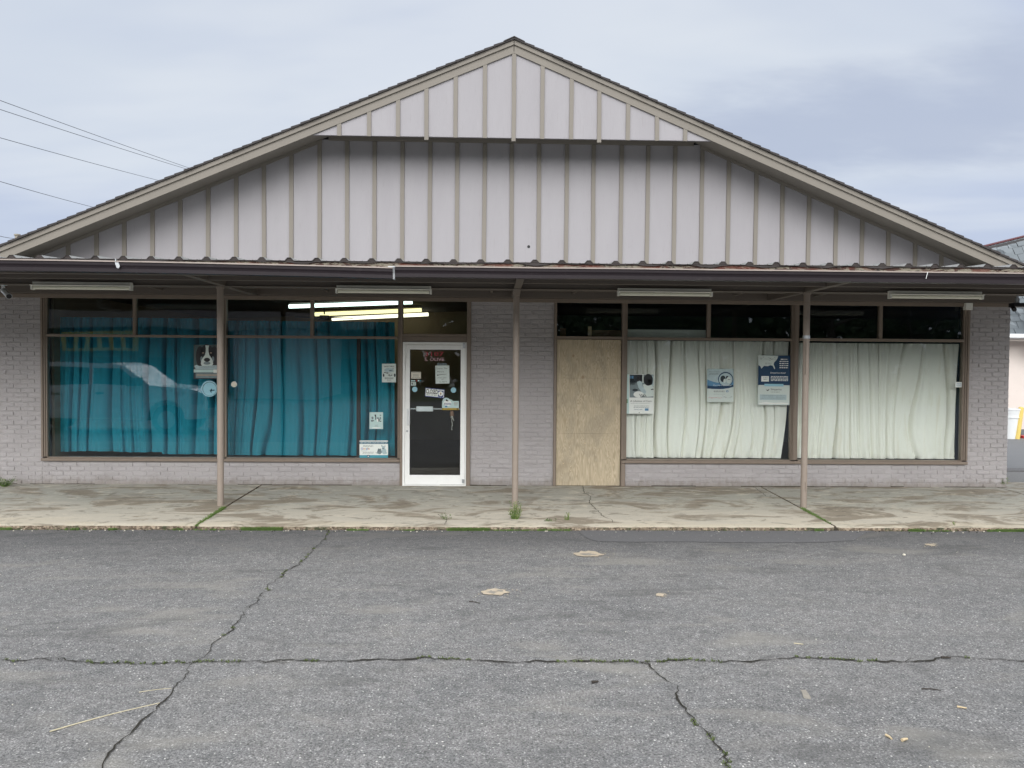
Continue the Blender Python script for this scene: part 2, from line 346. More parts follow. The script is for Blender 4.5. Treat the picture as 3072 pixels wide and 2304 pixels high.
# ------------------------------------------------------------------ mesh builder
class MB:
    def __init__(s): s.v = []; s.f = []; s.m = []; s.sm = []; s.cur = 0
    def add(s, vs, fs, smooth=False):
        o = len(s.v); s.v += [tuple(p) for p in vs]
        for f in fs: s.f.append(tuple(o + i for i in f)); s.m.append(s.cur); s.sm.append(smooth)
        return s
    def box(s, x0, x1, y0, y1, z0, z1):
        return s.add([(x0, y0, z0), (x1, y0, z0), (x1, y1, z0), (x0, y1, z0), (x0, y0, z1), (x1, y0, z1), (x1, y1, z1), (x0, y1, z1)],
                     [(0, 3, 2, 1), (4, 5, 6, 7), (0, 1, 5, 4), (1, 2, 6, 5), (2, 3, 7, 6), (3, 0, 4, 7)])
    def bevbox(s, x0, x1, y0, y1, z0, z1, c=0.003):
        """front face (low y) chamfered"""
        a = [(x0, y1, z0), (x1, y1, z0), (x1, y1, z1), (x0, y1, z1)]
        b_ = [(x0, y0 + c, z0), (x1, y0 + c, z0), (x1, y0 + c, z1), (x0, y0 + c, z1)]
        c_ = [(x0 + c, y0, z0 + c), (x1 - c, y0, z0 + c), (x1 - c, y0, z1 - c), (x0 + c, y0, z1 - c)]
        fs = [(8, 9, 10, 11), (3, 2, 1, 0)]
        for i in range(4):
            j = (i + 1) % 4
            fs += [(i, j, 4 + j, 4 + i), (4 + i, 4 + j, 8 + j, 8 + i)]
        return s.add(a + b_ + c_, fs)
    def prism(s, pts, axis, a0, a1):
        """polygon of 2D pts extruded along axis 'x','y','z'"""
        def P(p, a):
            return {'x': (a, p[0], p[1]), 'y': (p[0], a, p[1]), 'z': (p[0], p[1], a)}[axis]
        n = len(pts)
        vs = [P(p, a0) for p in pts] + [P(p, a1) for p in pts]
        fs = [tuple(range(n)), tuple(range(2 * n - 1, n - 1, -1))] + [(i, i + n, (i + 1) % n + n, (i + 1) % n) for i in range(n)]
        return s.add(vs, fs)
    def tube(s, pts, r, n=8, r1=None, cap=True):
        pts = [Vector(p) for p in pts]; k = len(pts); vs = []
        for i, p in enumerate(pts):
            d = (pts[min(i + 1, k - 1)] - pts[max(i - 1, 0)]).normalized()
            u = d.cross(Vector((0, 0, 1)))
            if u.length < 1e-3: u = Vector((1, 0, 0))
            u.normalize(); w = d.cross(u)
            rr = r if r1 is None else r + (r1 - r) * i / (k - 1)
            for j in range(n):
                a = 2 * math.pi * j / n; vs.append(p + u * (rr * math.cos(a)) + w * (rr * math.sin(a)))
        fs = [(i * n + j, i * n + (j + 1) % n, (i + 1) * n + (j + 1) % n, (i + 1) * n + j) for i in range(k - 1) for j in range(n)]
        s.add(vs, fs, True)
        if cap: s.add(vs[:n], [tuple(range(n))[::-1]]); s.add(vs[-n:], [tuple(range(n))])
        return s
    def disc(s, c, r, n=24, y=None, th=0.002):
        return s.prism([(c[0] + r * math.cos(2 * math.pi * (i + .5) / n), c[1] + r * math.sin(2 * math.pi * (i + .5) / n)) for i in range(n)], 'y', y, y + th)
    def build(s, name, mats, parent=None, origin=None):
        me = bpy.data.meshes.new(name)
        if parent is not None:
            org = Vector((0, 0, 0)); q = parent
            while q is not None: org = org + q.location; q = q.parent
        elif origin is not None: org = Vector(origin)
        else:
            xs = [p[0] for p in s.v]; ys = [p[1] for p in s.v]; zs = [p[2] for p in s.v]
            org = Vector(((min(xs) + max(xs)) / 2, (min(ys) + max(ys)) / 2, min(zs)))
        me.from_pydata([(p[0] - org.x, p[1] - org.y, p[2] - org.z) for p in s.v], [], s.f)
        if not isinstance(mats, (list, tuple)): mats = [mats]
        for m_ in mats: me.materials.append(M[m_] if isinstance(m_, str) else m_)
        for p, mi, sm in zip(me.polygons, s.m, s.sm): p.material_index = mi; p.use_smooth = sm
        me.update()
        o = bpy.data.objects.new(name, me); COL.objects.link(o)
        if parent is not None: o.parent = parent
        else: o.location = org
        return o
def empty(name, loc):
    o = bpy.data.objects.new(name, None); COL.objects.link(o); o.location = loc; return o
def tag(o, label=None, cat=None, group=None, kind=None):
    if label: o['label'] = label
    if cat: o['category'] = cat
    if group: o['group'] = group
    if kind: o['kind'] = kind
    return o
def box(name, mat, parent, *a): return MB().box(*a).build(name, mat, parent)

def text_mb(mb, s, corners, bold=0.0, shear=0.0):
    """mesh lettering fitted into the quad corners TL, TR, BL (3D); faces the camera side"""
    cu = bpy.data.curves.new('t', 'FONT'); cu.body = s; cu.size = 1; cu.offset = bold; cu.resolution_u = 2; cu.shear = shear
    ob = bpy.data.objects.new('t', cu); COL.objects.link(ob)
    dg = bpy.context.evaluated_depsgraph_get()
    me = bpy.data.meshes.new_from_object(ob.evaluated_get(dg))
    vs = [v.co.copy() for v in me.vertices]; fs = [tuple(p.vertices) for p in me.polygons]
    bpy.data.objects.remove(ob); bpy.data.curves.remove(cu); bpy.data.meshes.remove(me)
    x0 = min(v.x for v in vs); x1 = max(v.x for v in vs); y0 = min(v.y for v in vs); y1 = max(v.y for v in vs)
    TL, TR, BL = [Vector(c) for c in corners]
    mb.add([BL + (TR - TL) * ((v.x - x0) / (x1 - x0)) + (TL - BL) * ((v.y - y0) / (y1 - y0)) for v in vs], fs)

# ------------------------------------------------------------------ world, sun, camera
w = bpy.data.worlds.new('World'); sc.world = w; w.use_nodes = True
t = NT(w.node_tree); t.n.clear()
out = t.new('ShaderNodeOutputWorld'); bg = t.new('ShaderNodeBackground'); t.l.new(bg.outputs[0], out.inputs[0])
SUN_EL, SUN_AZ = math.radians(30), math.radians(186)      # azimuth clockwise from +Y
sky = t.new('ShaderNodeTexSky'); sky.sky_type = 'NISHITA'; sky.sun_disc = False
sky.sun_elevation = SUN_EL; sky.sun_rotation = SUN_AZ
g = t.new('ShaderNodeTexCoord').outputs['Generated']
sp = t.new('ShaderNodeSeparateXYZ'); t.l.new(g, sp.inputs[0])
zc = t.math('ADD', t.math('MAXIMUM', sp.outputs[2], 0.0), 0.22)
cx = t.new('ShaderNodeCombineXYZ'); t.put(cx.inputs[0], t.math('DIVIDE', sp.outputs[0], zc)); t.put(cx.inputs[1], t.math('DIVIDE', sp.outputs[1], zc))
mp = t.new('ShaderNodeMapping'); t.l.new(cx.outputs[0], mp.inputs[0]); mp.inputs['Rotation'].default_value = (0, 0, 0.6); mp.inputs['Location'].default_value = (3.1, 1.7, 0); mp.inputs['Scale'].default_value = (0.55, 1.1, 1)
cn = t.noise(mp.outputs[0], 0.85, 5, 0.5, 0.5)
cn2 = t.noise(mp.outputs[0], 1.5, 4, 0.52, 0.4)
cc = t.mix(t.step(cn, 0.34, 0.64), (5.5, 6.2, 7.9), (7.0, 7.6, 8.5))
cc = t.mix(t.math('MULTIPLY', t.step(cn2, 0.44, 0.66), 0.55), cc, (8.3, 8.7, 9.2))
el = t.math('DIVIDE', sp.outputs[2], t.math('MAXIMUM', sp.outputs[1], 0.05)); az = t.math('DIVIDE', sp.outputs[0], t.math('MAXIMUM', sp.outputs[1], 0.05))
wob = t.math('MULTIPLY', t.math('SUBTRACT', t.noise(mp.outputs[0], 2.6, 5, 0.6), 0.5), 0.22)
dd = t.math('ABSOLUTE', t.math('ADD', t.math('SUBTRACT', el, t.math('MULTIPLY_ADD', az, 0.18, 0.235)), wob))
bank = t.math('MULTIPLY', t.step(dd, 0.10, 0.01), t.math('MULTIPLY', t.step(az, 0.05, 0.30), t.step(t.math('ABSOLUTE', t.math('SUBTRACT', az, 0.45)), 0.6, 0.2)))
cc = t.mix(t.math('MULTIPLY', bank, 0.75), cc, (4.6, 5.2, 6.7))
up = t.math('MULTIPLY', t.step(sp.outputs[2], 0.40, 1.0), 1.15)
south = t.math('MULTIPLY', t.math('MULTIPLY', t.step(t.math('MULTIPLY', sp.outputs[1], -1), 0.0, 0.75), t.math('MULTIPLY', t.step(sp.outputs[2], 0.10, 0.26), t.step(sp.outputs[2], 1.0, 0.62))), 3.4)
cc = t.mix(t.math('MULTIPLY', t.math('ADD', up, south), 0.5, clamp=True), cc, (7.25, 7.25, 7.3))
gain = t.math('ADD', t.math('ADD', up, south), 1.0)
vm = t.new('ShaderNodeVectorMath'); vm.operation = 'SCALE'; t.l.new(cc, vm.inputs[0]); t.l.new(gain, vm.inputs['Scale'])
t.l.new(t.mix(0.90, sky.outputs[0], vm.outputs[0]), bg.inputs[0]); bg.inputs[1].default_value = 0.1
sun = bpy.data.lights.new('sun', 'SUN'); sun.energy = 1.3; sun.angle = math.radians(40); sun.color = (1.0, 0.98, 0.95)
so = bpy.data.objects.new('sun', sun); COL.objects.link(so); so.location = (0, -20, 30)
sd = Vector((math.sin(SUN_AZ) * math.cos(SUN_EL), math.cos(SUN_AZ) * math.cos(SUN_EL), math.sin(SUN_EL)))
so.rotation_euler = (-sd).to_track_quat('-Z', 'Y').to_euler()
cd = bpy.data.cameras.new('camera'); cam = bpy.data.objects.new('camera', cd); COL.objects.link(cam); sc.camera = cam
cd.sensor_width = 36; cd.lens = FPX / 3072 * 36; cd.clip_end = 2000; cd.clip_start = 0.05
from mathutils import Matrix
cam.matrix_world = Matrix(((CR.x, CU.x, -_F.x, CAM.x), (CR.y, CU.y, -_F.y, CAM.y), (CR.z, CU.z, -_F.z, CAM.z), (0, 0, 0, 1)))
vs_ = sc.view_settings; vs_.view_transform = 'Standard'; vs_.look = 'None'; vs_.exposure = 0; vs_.gamma = 1; vs_.use_curve_mapping = False
sc.cycles.use_denoising = True; sc.cycles.max_bounces = 6; sc.cycles.transparent_max_bounces = 12
sc.cycles.sample_clamp_indirect = 4

# ------------------------------------------------------------------ ground
GZ = -0.12
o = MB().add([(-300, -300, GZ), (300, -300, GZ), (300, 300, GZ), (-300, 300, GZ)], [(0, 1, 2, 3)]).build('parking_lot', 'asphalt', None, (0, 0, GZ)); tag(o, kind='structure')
WS = 0.028
KY = -2.57
def walk_z(y): return WS * y
mb = MB(); kb = MB(); jb = MB()
slabs = [(-16, -3.408), (-3.385, 4.072), (4.097, 7.74), (7.765, 10.2)]
for i, (xa, xb) in enumerate(slabs):
    nx = int((xb - xa) / 0.05); ys = [0.0, -0.4, -0.8, -1.2, -1.6, -2.0, -2.3, -2.45, -2.52, None]
    yb = 0.02 if xb < 7.8 else 0.55
    grid = []
    for a in range(nx + 1):
        x = xa + (xb - xa) * a / nx
        e = KY + 0.012 * noise.noise((x * 2.2, 3, 0)) + 0.010 * noise.noise((x * 11, 7, 0))
        if min(x - xa, xb - x) < 0.05: e += 0.03
        col = []
        for y in ys:
            if y is None: y = e
            elif y == 0.0: y = yb
            dz = 0.004 * noise.noise((x * 0.8, y * 1.3, 1)) + 0.0015 * noise.noise((x * 5, y * 7, 1))
            if i == 0: dz += 0.006
            if y == e: dz -= 0.010 + 0.006 * noise.noise((x * 9, 0, 4))
            col.append((x, y, walk_z(min(y, 0)) + dz))
        grid.append(col)
    k = len(ys); base = [p for c_ in grid for p in c_]
    mb.add(base, [(a * k + j, a * k + j + 1, (a + 1) * k + j + 1, (a + 1) * k + j) for a in range(nx) for j in range(k - 1)], True)
    # kerb face
    vs2 = []
    for c_ in grid:
        x, y, z = c_[-1]
        vs2 += [(x, y, z), (x, y - 0.008 + 0.008 * noise.noise((x * 14, 1, 9)), z - 0.02), (x, y - 0.006 + 0.010 * noise.noise((x * 9, 5, 2)), GZ - 0.02)]
    kb.add(vs2, [(a * 3 + j, a * 3 + j + 1, a * 3 + 4 + j, a * 3 + 3 + j) for a in range(nx) for j in range(2)])
    for xe, sgn in ((xa, 1), (xb, -1)):
        col = grid[0] if sgn == 1 else grid[-1]
        kb.add([p for p in col] + [(p[0], p[1], p[2] - 0.08) for p in col], [(j, j + 1, k + j + 1, k + j) for j in range(k - 1)])
mb.cur = 1; o_ = len(mb.v); mb.v += kb.v; mb.f += [tuple(o_ + i for i in f) for f in kb.f]; mb.m += [1] * len(kb.f); mb.sm += [False] * len(kb.f)
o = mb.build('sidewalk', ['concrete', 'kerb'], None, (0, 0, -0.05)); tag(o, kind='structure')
for xj in (-3.396, 4.085, 7.752):
    jb.box(xj - 0.02, xj + 0.02, KY + 0.02, 0.0, -0.115, -0.0)
jb2 = MB()
for xj in (-3.396, 4.085, 7.752):
    jb2.add([(xj - 0.015, 0, -0.014), (xj + 0.015, 0, -0.014), (xj + 0.015, KY + 0.012, walk_z(KY) - 0.016), (xj - 0.015, KY + 0.012, walk_z(KY) - 0.016)], [(0, 3, 2, 1)])
    jb2.box(xj - 0.015, xj + 0.015, KY + 0.012, KY + 0.02, GZ, walk_z(KY) - 0.016)
tag(jb2.build('joint_soil', 'dirt', None), kind='structure')
# dirt strip where the wall meets the slab
mb = MB()
x = -7.3
while x < 7.8:
    L = ru(0.15, 0.7)
    if rnd() < 0.5: mb.box(x, x + L, -0.012, 0.0, 0.0, ru(0.006, 0.014))
    x += L
tag(mb.build('wall_foot_dirt', 'dirt', None), kind='structure')
# side yard at right
tag(MB().add([(7.9, 0.56, GZ + .004), (30, 0.56, GZ + .004), (30, 2.6, GZ + .004), (7.9, 2.6, GZ + .004)], [(0, 1, 2, 3)]).build('gravel_strip', 'gravel', None), kind='structure')
tag(MB().box(7.9, 30, 2.6, 2.95, GZ - .02, GZ + 0.028).build('driveway_edge', 'fresh', None), kind='structure')
tag(MB().add([(7.9, 2.95, GZ + .03), (30, 2.95, GZ + .03), (30, 9.5, GZ + .03), (7.9, 9.5, GZ + .03)], [(0, 1, 2, 3)]).build('driveway', 'road', None), kind='structure')

# asphalt patch, stains, cracks
def G(px, py, dz=0.004): p = atz(px, py, GZ); return Vector((p.x, p.y, GZ + dz))
def blob(mb, px, py, rx, ry, dz=0.004, n=22, jag=0.3):
    c = G(px, py, dz); e = G(px + rx, py, dz); f = G(px, py + ry, dz); sx = e.x - c.x; sy = abs(f.y - c.y); s0 = rnd() * 50
    mb.add([(c.x + sx * math.cos(a) * (1 + jag * noise.noise((math.cos(a) * 2 + s0, math.sin(a) * 2, 0))), c.y + sy * math.sin(a) * (1 + jag * noise.noise((math.cos(a) * 2, math.sin(a) * 2 + s0, 5))), c.z) for a in [2 * math.pi * i / n for i in range(n)]], [tuple(range(n))])
pts = [(1733, 1573), (1737, 1594), (1750, 1608), (1770, 1619), (1795, 1625), (1900, 1627), (2050, 1626), (2200, 1628), (2330, 1629), (2460, 1628), (2560, 1622), (2600, 1600), (2610, 1588)]
vsl = [G(*p, 0.004) for p in pts] + [Vector((G(2610, 1588).x, KY - 0.01, GZ + .004)), Vector((G(1733, 1573).x, KY - 0.01, GZ + .004))]
for v_ in vsl[:-2]: v_.y = min(v_.y, KY - 0.012)
tag(MB().add(vsl, [tuple(range(len(vsl)))]).build('asphalt_patch', 'fresh', None), kind='structure')
mb = MB()
for a in ((1763, 1663, 42, 8), (1484, 1778, 38, 9), (1980, 1786, 12, 5), (2790, 1636, 14, 3)):
    blob(mb, *a, dz=0.007, n=60, jag=.55)
    for k_ in range(60):
        mb.cur = 0 if rnd() < .6 else 1
        blob(mb, a[0] + random.gauss(0, a[2] * .75) + a[2] * .5, a[1] + random.gauss(0, a[3] * .8), ru(.5, 3.2), ru(.3, 1.0), .0055 + .00002 * k_, 7, .4)
    mb.cur = 0
mb.cur = 1
for a in ((1763, 1665, 22, 3), (1475, 1779, 12, 4), (1500, 1775, 10, 3)): blob(mb, *a, dz=0.0085, n=30, jag=.8)
tag(mb.build('pothole_fill', ['pot', 'dust'], None), kind='structure')
def crack(pts, wd, dz=0.007, branches=True):
    mb = MB(); P = []
    g3 = [G(*p, dz) for p in pts]
    for a, b_ in zip(g3[:-1], g3[1:]):
        n = max(2, int((b_ - a).length / 0.035))
        for i in range(n): P.append(a.lerp(b_, i / n))
    P.append(g3[-1]); s0 = rnd() * 99
    Q = []
    for i, p in enumerate(P):
        d = (P[min(i + 1, len(P) - 1)] - P[max(0, i - 1)]).normalized(); nn = Vector((-d.y, d.x, 0))
        off = 0.045 * noise.noise((i * 0.16 + s0, 0, 0)) + 0.030 * noise.noise((i * 0.55 + s0, 3, 0)) + ru(-.006, .006)
        ww = wd * (0.12 + 1.3 * abs(noise.noise((i * 0.13 + s0, 8, 0))) + 0.45 * rnd())
        Q.append((p + nn * off, nn, ww))
    vs = []
    for p, nn, ww in Q: vs += [p + nn * ww * .5, p - nn * ww * .5]
    mb.add(vs, [(2 * i, 2 * i + 1, 2 * i + 3, 2 * i + 2) for i in range(len(Q) - 1)])
    if branches:
        for i in range(5, len(Q) - 5):
            if rnd() < 0.09:
                p, nn, ww = Q[i]; s = 1 if rnd() < .5 else -1; L = ru(.04, .16); d = (Q[i + 3][0] - p).normalized()
                e = p + nn * s * L * 0.5 + d * L; mid = (p + e) / 2 + Vector((ru(-.01, .01), ru(-.01, .01), 0))
                k = Vector((0, .006, 0)); k = k * .6; mb.add([p + k, mid + k * .8, e, mid - k * .8, p - k], [(0, 4, 3, 2, 1)])
    tag(mb.build('pavement_crack', 'crack', None), kind='structure')
    return Q
Q1 = crack([(0, 1982), (187, 1979), (229, 1989), (444, 1994), (583, 1987), (833, 1984), (1069, 1986), (1167, 1982), (1271, 1975), (1389, 1982), (1536, 1986), (1710, 1987), (1925, 1987), (2092, 1983), (2272, 1987), (2342, 1975), (2494, 1977), (2578, 1986), (2730, 1988), (2835, 1975), (3090, 1983)], 0.019)
Q2 = crack([(990, 1588), (976, 1612), (944, 1648), (903, 1687), (833, 1736), (771, 1800), (722, 1855), (684, 1897), (628, 1953), (583, 1987), (569, 2019), (514, 2067), (510, 2088), (472, 2123), (417, 2182), (375, 2217), (299, 2296), (285, 2320)], 0.013)
Q3 = crack([(1925, 1987), (1940, 1996), (1980, 2022), (2029, 2060), (2032, 2099), (2064, 2147), (2112, 2196), (2147, 2234), (2182, 2265), (2189, 2320)], 0.015)
def slab_crack(pts, wd):
    P = []
    for a, b_ in zip(pts[:-1], pts[1:]):
        A, C_ = atz(*a, 0, WS), atz(*b_, 0, WS); n = max(2, int((C_ - A).length / .03)); P += [A.lerp(C_, i / n) for i in range(n)]
    vs = []
    for i, p in enumerate(P):
        o = .02 * noise.noise((i * .35, pts[0][0], 0)); w_ = wd * ru(.4, 1.3) * .5; z = walk_z(p.y) + .0065
        vs += [(p.x + o - w_, p.y, z), (p.x + o + w_, p.y, z)]
    return MB().add(vs, [(2 * i, 2 * i + 1, 2 * i + 3, 2 * i + 2) for i in range(len(P) - 1)])
for pts in ([(1748, 1458), (1752, 1478), (1772, 1490), (1768, 1510), (1790, 1530), (1812, 1552), (1836, 1560), (1838, 1570)], [(2255, 1457), (2300, 1490), (2330, 1500)], [(1335, 1575), (1340, 1560), (1310, 1542)]):
    tag(slab_crack(pts, .008).build('slab_crack', 'crack', None), kind='structure')
# moss clumps in the cracks
def tuft(mb, c, n, h, spread, wd=0.004, lean=0.5):
    for _ in range(n):
        a = ru(0, 6.28); r = spread * math.sqrt(rnd()); b0 = Vector((c[0] + r * math.cos(a), c[1] + r * math.sin(a), c[2]))
        a2 = ru(0, 6.28); hh = h * ru(.5, 1.1); l = hh * lean * ru(.3, 1.2)
        tip = b0 + Vector((l * math.cos(a2), l * math.sin(a2), hh)); mid = b0.lerp(tip, .5) + Vector((0, 0, hh * .15)); k = Vector((-math.sin(a2), math.cos(a2), 0)) * wd * ru(.6, 1.2)
        mb.add([b0 - k, b0 + k, mid + k * .8, tip, mid - k * .8], [(0, 1, 2, 3, 4)])
mb = MB()
for Q, pr, sc_ in ((Q1, 0.62, 1.0), (Q2, 0.25, .8), (Q3, 0.4, .9)):
    for i, (p, nn, ww) in enumerate(Q):
        if noise.noise((i * .07, sc_ * 9, 0)) > -0.03 and rnd() < pr:
            tuft(mb, (p.x, p.y, p.z - .002), 12, 0.013, 0.017, 0.004, 0.8)
tag(mb.build('crack_moss', 'moss', None), kind='stuff')

# ------------------------------------------------------------------ building
B = empty('commercial_building', (0.29, 0, 0))
tag(B, 'low lilac painted shop building with board and batten gable, metal canopy and curtained windows', 'building')
XL, XR = -7.29, X(3026, 1180)
ZT = 2.80
# window / door layout (facade survey)
xw1a, xw1b = X(125, 1130), X(664, 1150)
xg1a, xg1b = X(141), X(651)
xw2b = X(1200)
xg2a, xg2b = X(679), X(1193)
xd0, xd1 = X(1208), X(1400)
xdo = X(1412)
xp0, xp1 = X(1661), X(1880)
xpy0, xpy1 = X(1669), X(1864)
xg3a, xg3b = X(1881), X(2373)
xg4a, xg4b = X(2395), X(2888)
xw4b = X(2904, 1150)
zsb = Z(1500, 1387.5)       # sill underside
zst = zsb + 0.055
zb0, zb1 = Z(300, 1010.5), Z(300, 1003)   # transom bar
zh = Z(1300, 899)           # glass top
ztop = Z(1300, 893) + 0.0
print('Z', zsb, zst, zb0, zb1, zh, ztop, 'XR', XR)

# bricks
brick = MB()
CH, JT, BL = 0.0677, 0.0105, 0.203
def bricks(x0, x1, z0, z1):
    r0 = int(math.floor(z0 / CH))
    r = r0
    while r * CH < z1 - 0.01:
        za, zb = max(z0, r * CH), min(z1, (r + 1) * CH - JT)
        off = (r % 2) * BL * .5 + 0.02 * noise.noise((r * 3.1, 0, 0))
        n0 = int(math.floor((x0 - off) / BL)) - 1
        n = n0
        while n * BL + off < x1:
            a, c_ = max(x0, n * BL + off + ru(-.002, .002)), min(x1, (n + 1) * BL + off - JT)
            n += 1
            if c_ - a < 0.012 or zb - za < 0.01: continue
            y = ru(-0.004, 0.003); tx, tz = ru(-.0015, .0015), ru(-.0025, .0025); c = 0.0035; D = 0.0088
            A = [(a, D, za), (c_, D, za), (c_, D, zb), (a, D, zb)]
            Bv = [(a + c, y - tx - tz, za + c), (c_ - c, y + tx - tz, za + c), (c_ - c, y + tx + tz, zb - c), (a + c, y - tx + tz, zb - c)]
            brick.add(A + Bv, [(4, 5, 6, 7), (0, 1, 5, 4), (1, 2, 6, 5), (2, 3, 7, 6), (3, 0, 4, 7)])
        r += 1
    brick.add([(x0, .0076, z0), (x1, .0076, z0), (x1, .0076, z1), (x0, .0076, z1)], [(0, 1, 2, 3)])
bricks(XL, xw1a, 0, ZT); bricks(xw1a, xw2b, 0, zsb); bricks(xdo, xp0, 0, ZT); bricks(xp1 - .01, xw4b, 0, zsb); bricks(xw4b, XR, 0, ZT)
# wall bodies behind the brick skin
brick.box(XL, xw1a, 0.0125, 0.22, 0, ZT); brick.box(xw1a, xw2b, 0.0125, 0.2, -.05, zsb - .002); brick.box(xdo, xp0, 0.0125, 0.22, 0, ZT)
brick.box(xp1 - .01, xw4b, 0.0125, 0.2, -.05, zsb - .002); brick.box(xw4b, XR, 0.0125, 0.22, 0, ZT)
brick.build('brick_wall', 'brick', B)
sw = MB(); sw.box(XL, XL + .2, .22, 9, 0, ZT + .3); sw.box(XR - .2, XR, .22, 9, 0, ZT + .3); sw.box(XL, XR, 9, 9.2, 0, ZT + .3)
sw.build('side_wall', 'brick', B)
# interior
iw = MB()
xm = (xdo + xp0) / 2
iw.box(xw1a + .02, xw1a + .06, .221, 6.9, 0, 3.1)
iw.box(xw1a + .06, xm - .05, 6.9, 7.0, 0, 3.1); iw.box(xm - .05, xm, .221, 7.0, 0, 3.1)
iw.build('interior_wall', 'inner_wall', B)
iw = MB(); iw.box(xm, xm + .05, .221, 7, 0, 3.2); iw.box(xm + .05, xw4b, 6.9, 7.0, 0, 3.2); iw.box(xw4b - .03, xw4b + .01, .221, 6.9, 0, 3.2)
iw.build('interior_wall', 'inner_dark', B)
MB().add([(xw1a, 0.15, 2.86), (xm, 0.15, 3.12), (xm, 7, 3.12), (xw1a, 7, 2.86)], [(0, 1, 2, 3)]).build('ceiling', 'ceil', B)
MB().add([(xm, 0.15, 3.02), (xw4b, 0.15, 3.02), (xw4b, 7, 3.02), (xm, 7, 3.02)], [(0, 1, 2, 3)]).build('ceiling', 'inner_dark', B)
MB().add([(XL, 0.2, 0.01), (XR, 0.2, 0.01), (XR, 9, 0.01), (XL, 9, 0.01)], [(0, 1, 2, 3)]).build('interior_floor', 'floor_in', B)

# ---- windows
def window(xa, xb, x_in0, x_in1, xm_, bar, mull_x, lab, rightw=None, leftw=None, bottom=True):
    """frame with double mouldings; panes; sill"""
    f = MB()
    def stile(x0, x1, z0, z1):
        wd = x1 - x0
        f.bevbox(x0, x0 + wd * .38, -.030, .07, z0, z1, .003); f.bevbox(x0 + wd * .38 + .002, x0 + wd * .72, -.014, .07, z0, z1, .003); f.bevbox(x0 + wd * .72 + .002, x1, -.002, .07, z0, z1, .003)
    stile(xa, x_in0, zsb + .058, ZT - .006)
    w5 = xb - x_in1
    for u0, u1, yy_ in ((0, .30, -.004), (.33, .62, -.016), (.65, 1, -.030)): f.bevbox(x_in1 + w5 * u0, x_in1 + w5 * u1, yy_, .07, zsb + .058, ZT - .006, .003)
    f.box(x_in1 + .002, xb - .002, .012, .069, zsb + .06, ZT - .01)
    f.bevbox(x_in0, x_in1, -.006, .07, zh, ZT - .006, .003)
    f.bevbox(x_in0, x_in1, -.020, .06, bar[0], bar[1], .004)
    f.bevbox(mull_x[0], mull_x[1], -.016, .06, bar[1], zh, .004)
    F = f.build('window', 'frame', B)
    if lab: F['label'] = lab
    s = MB(); s.bevbox(xa, xb, -.040, .12, zsb, zsb + .042, .005); s.bevbox(x_in0, x_in1, -.020, .10, zsb + .042, zsb + .058, .003)
    s.build('sill', 'frame', F)
    for (a, c, z0, z1) in ((x_in0, x_in1, zsb + .056, bar[0] + .005), (x_in0, mull_x[0] + .005, bar[1] - .005, zh + .005), (mull_x[1] - .005, x_in1, bar[1] - .005, zh + .005)):
        MB().add([(a, .030, z0), (c, .030, z0), (c, .030, z1), (a, .030, z1)], [(0, 1, 2, 3)]).build('pane', 'glass', F)
    return F
b1 = (zb0, zb1)
W1 = window(xw1a, xg1b + .045, xg1a, xg1b, None, b1, (X(399, 950), X(408, 950)), 'window with teal curtain and a small dog picture stuck inside')
W2 = window(xg1b + .047, xw2b, xg2a, xg2b, None, (Z(900, 1015), Z(900, 1007)), (X(931, 950), X(941, 950)), 'window with teal curtain beside the white door')
MB().bevbox(X(1068), X(1079), .045, .10, zsb + .058, Z(1075, 1016), .003).build('mullion', 'darkbar', W2)
W3 = window(xp1 - .075, xg3b + .045, xg3a, xg3b, None, (Z(2100, 1021), Z(2100, 1013)), (X(2121, 960), X(2132, 960)), 'window with white curtain and three posters')
W4 = window(xg3b + .047, xw4b, xg4a, xg4b, None, (Z(2700, 1025), Z(2700, 1016.5)), (X(2637, 960), X(2647, 960)), 'window with white curtain at the right end')

# ---- door
dz0 = Z(1300, 1448); dz1 = Z(1300, 1026.5)
f = MB()
f.bevbox(xw2b + .002, xd0, -.030, .08, 0.0, ZT - .006, .004); f.bevbox(xd1, xdo, -.030, .08, 0, ZT - .006, .004)
f.bevbox(xd0, xd1, -.024, .07, Z(1300, 1010), Z(1300, 1002), .003); f.bevbox(xd0, xd1, -.012, .07, dz1 + .003, Z(1300, 1010) - .003, .003)
f.bevbox(xd0, xd1, -.010, .07, zh, ZT - .006, .003)
DF = f.build('door_surround', 'frame', B)
MB().add([(xd0, .03, Z(1300, 1003)), (xd1, .03, Z(1300, 1003)), (xd1, .03, zh + .004), (xd0, .03, zh + .004)], [(0, 1, 2, 3)]).build('transom_pane', 'glass', DF)
f = MB()
fx0, fx1 = xd0 + .003, xd1 - .003
lx0, lx1 = X(1216), X(1395); lz1 = Z(1300, 1035)
f.bevbox(fx0, lx0 - .003, -.028, .08, .004, dz1, .003); f.bevbox(lx1 + .003, fx1, -.028, .08, .004, dz1, .003); f.bevbox(lx0 - .002, lx1 + .002, -.028, .08, lz1 + .004, dz1, .003)
f.bevbox(fx0, fx1, -.05, .09, .0, .012, .003)
gx0, gx1 = X(1230), X(1382); gz0, gz1 = Z(1300, 1424.5), Z(1300, 1049)
D = f.build('door', 'alu', B); D['label'] = 'white framed glass shop door with taped notices'
l = MB(); l.bevbox(lx0, gx0, -.020, .025, .016, lz1, .003); l.bevbox(gx1, lx1, -.020, .025, .016, lz1, .003)
l.bevbox(gx0, gx1, -.020, .025, .016, gz0, .003); l.bevbox(gx0, gx1, -.020, .025, gz1, lz1, .003)
l.build('door_leaf', 'alu', D)
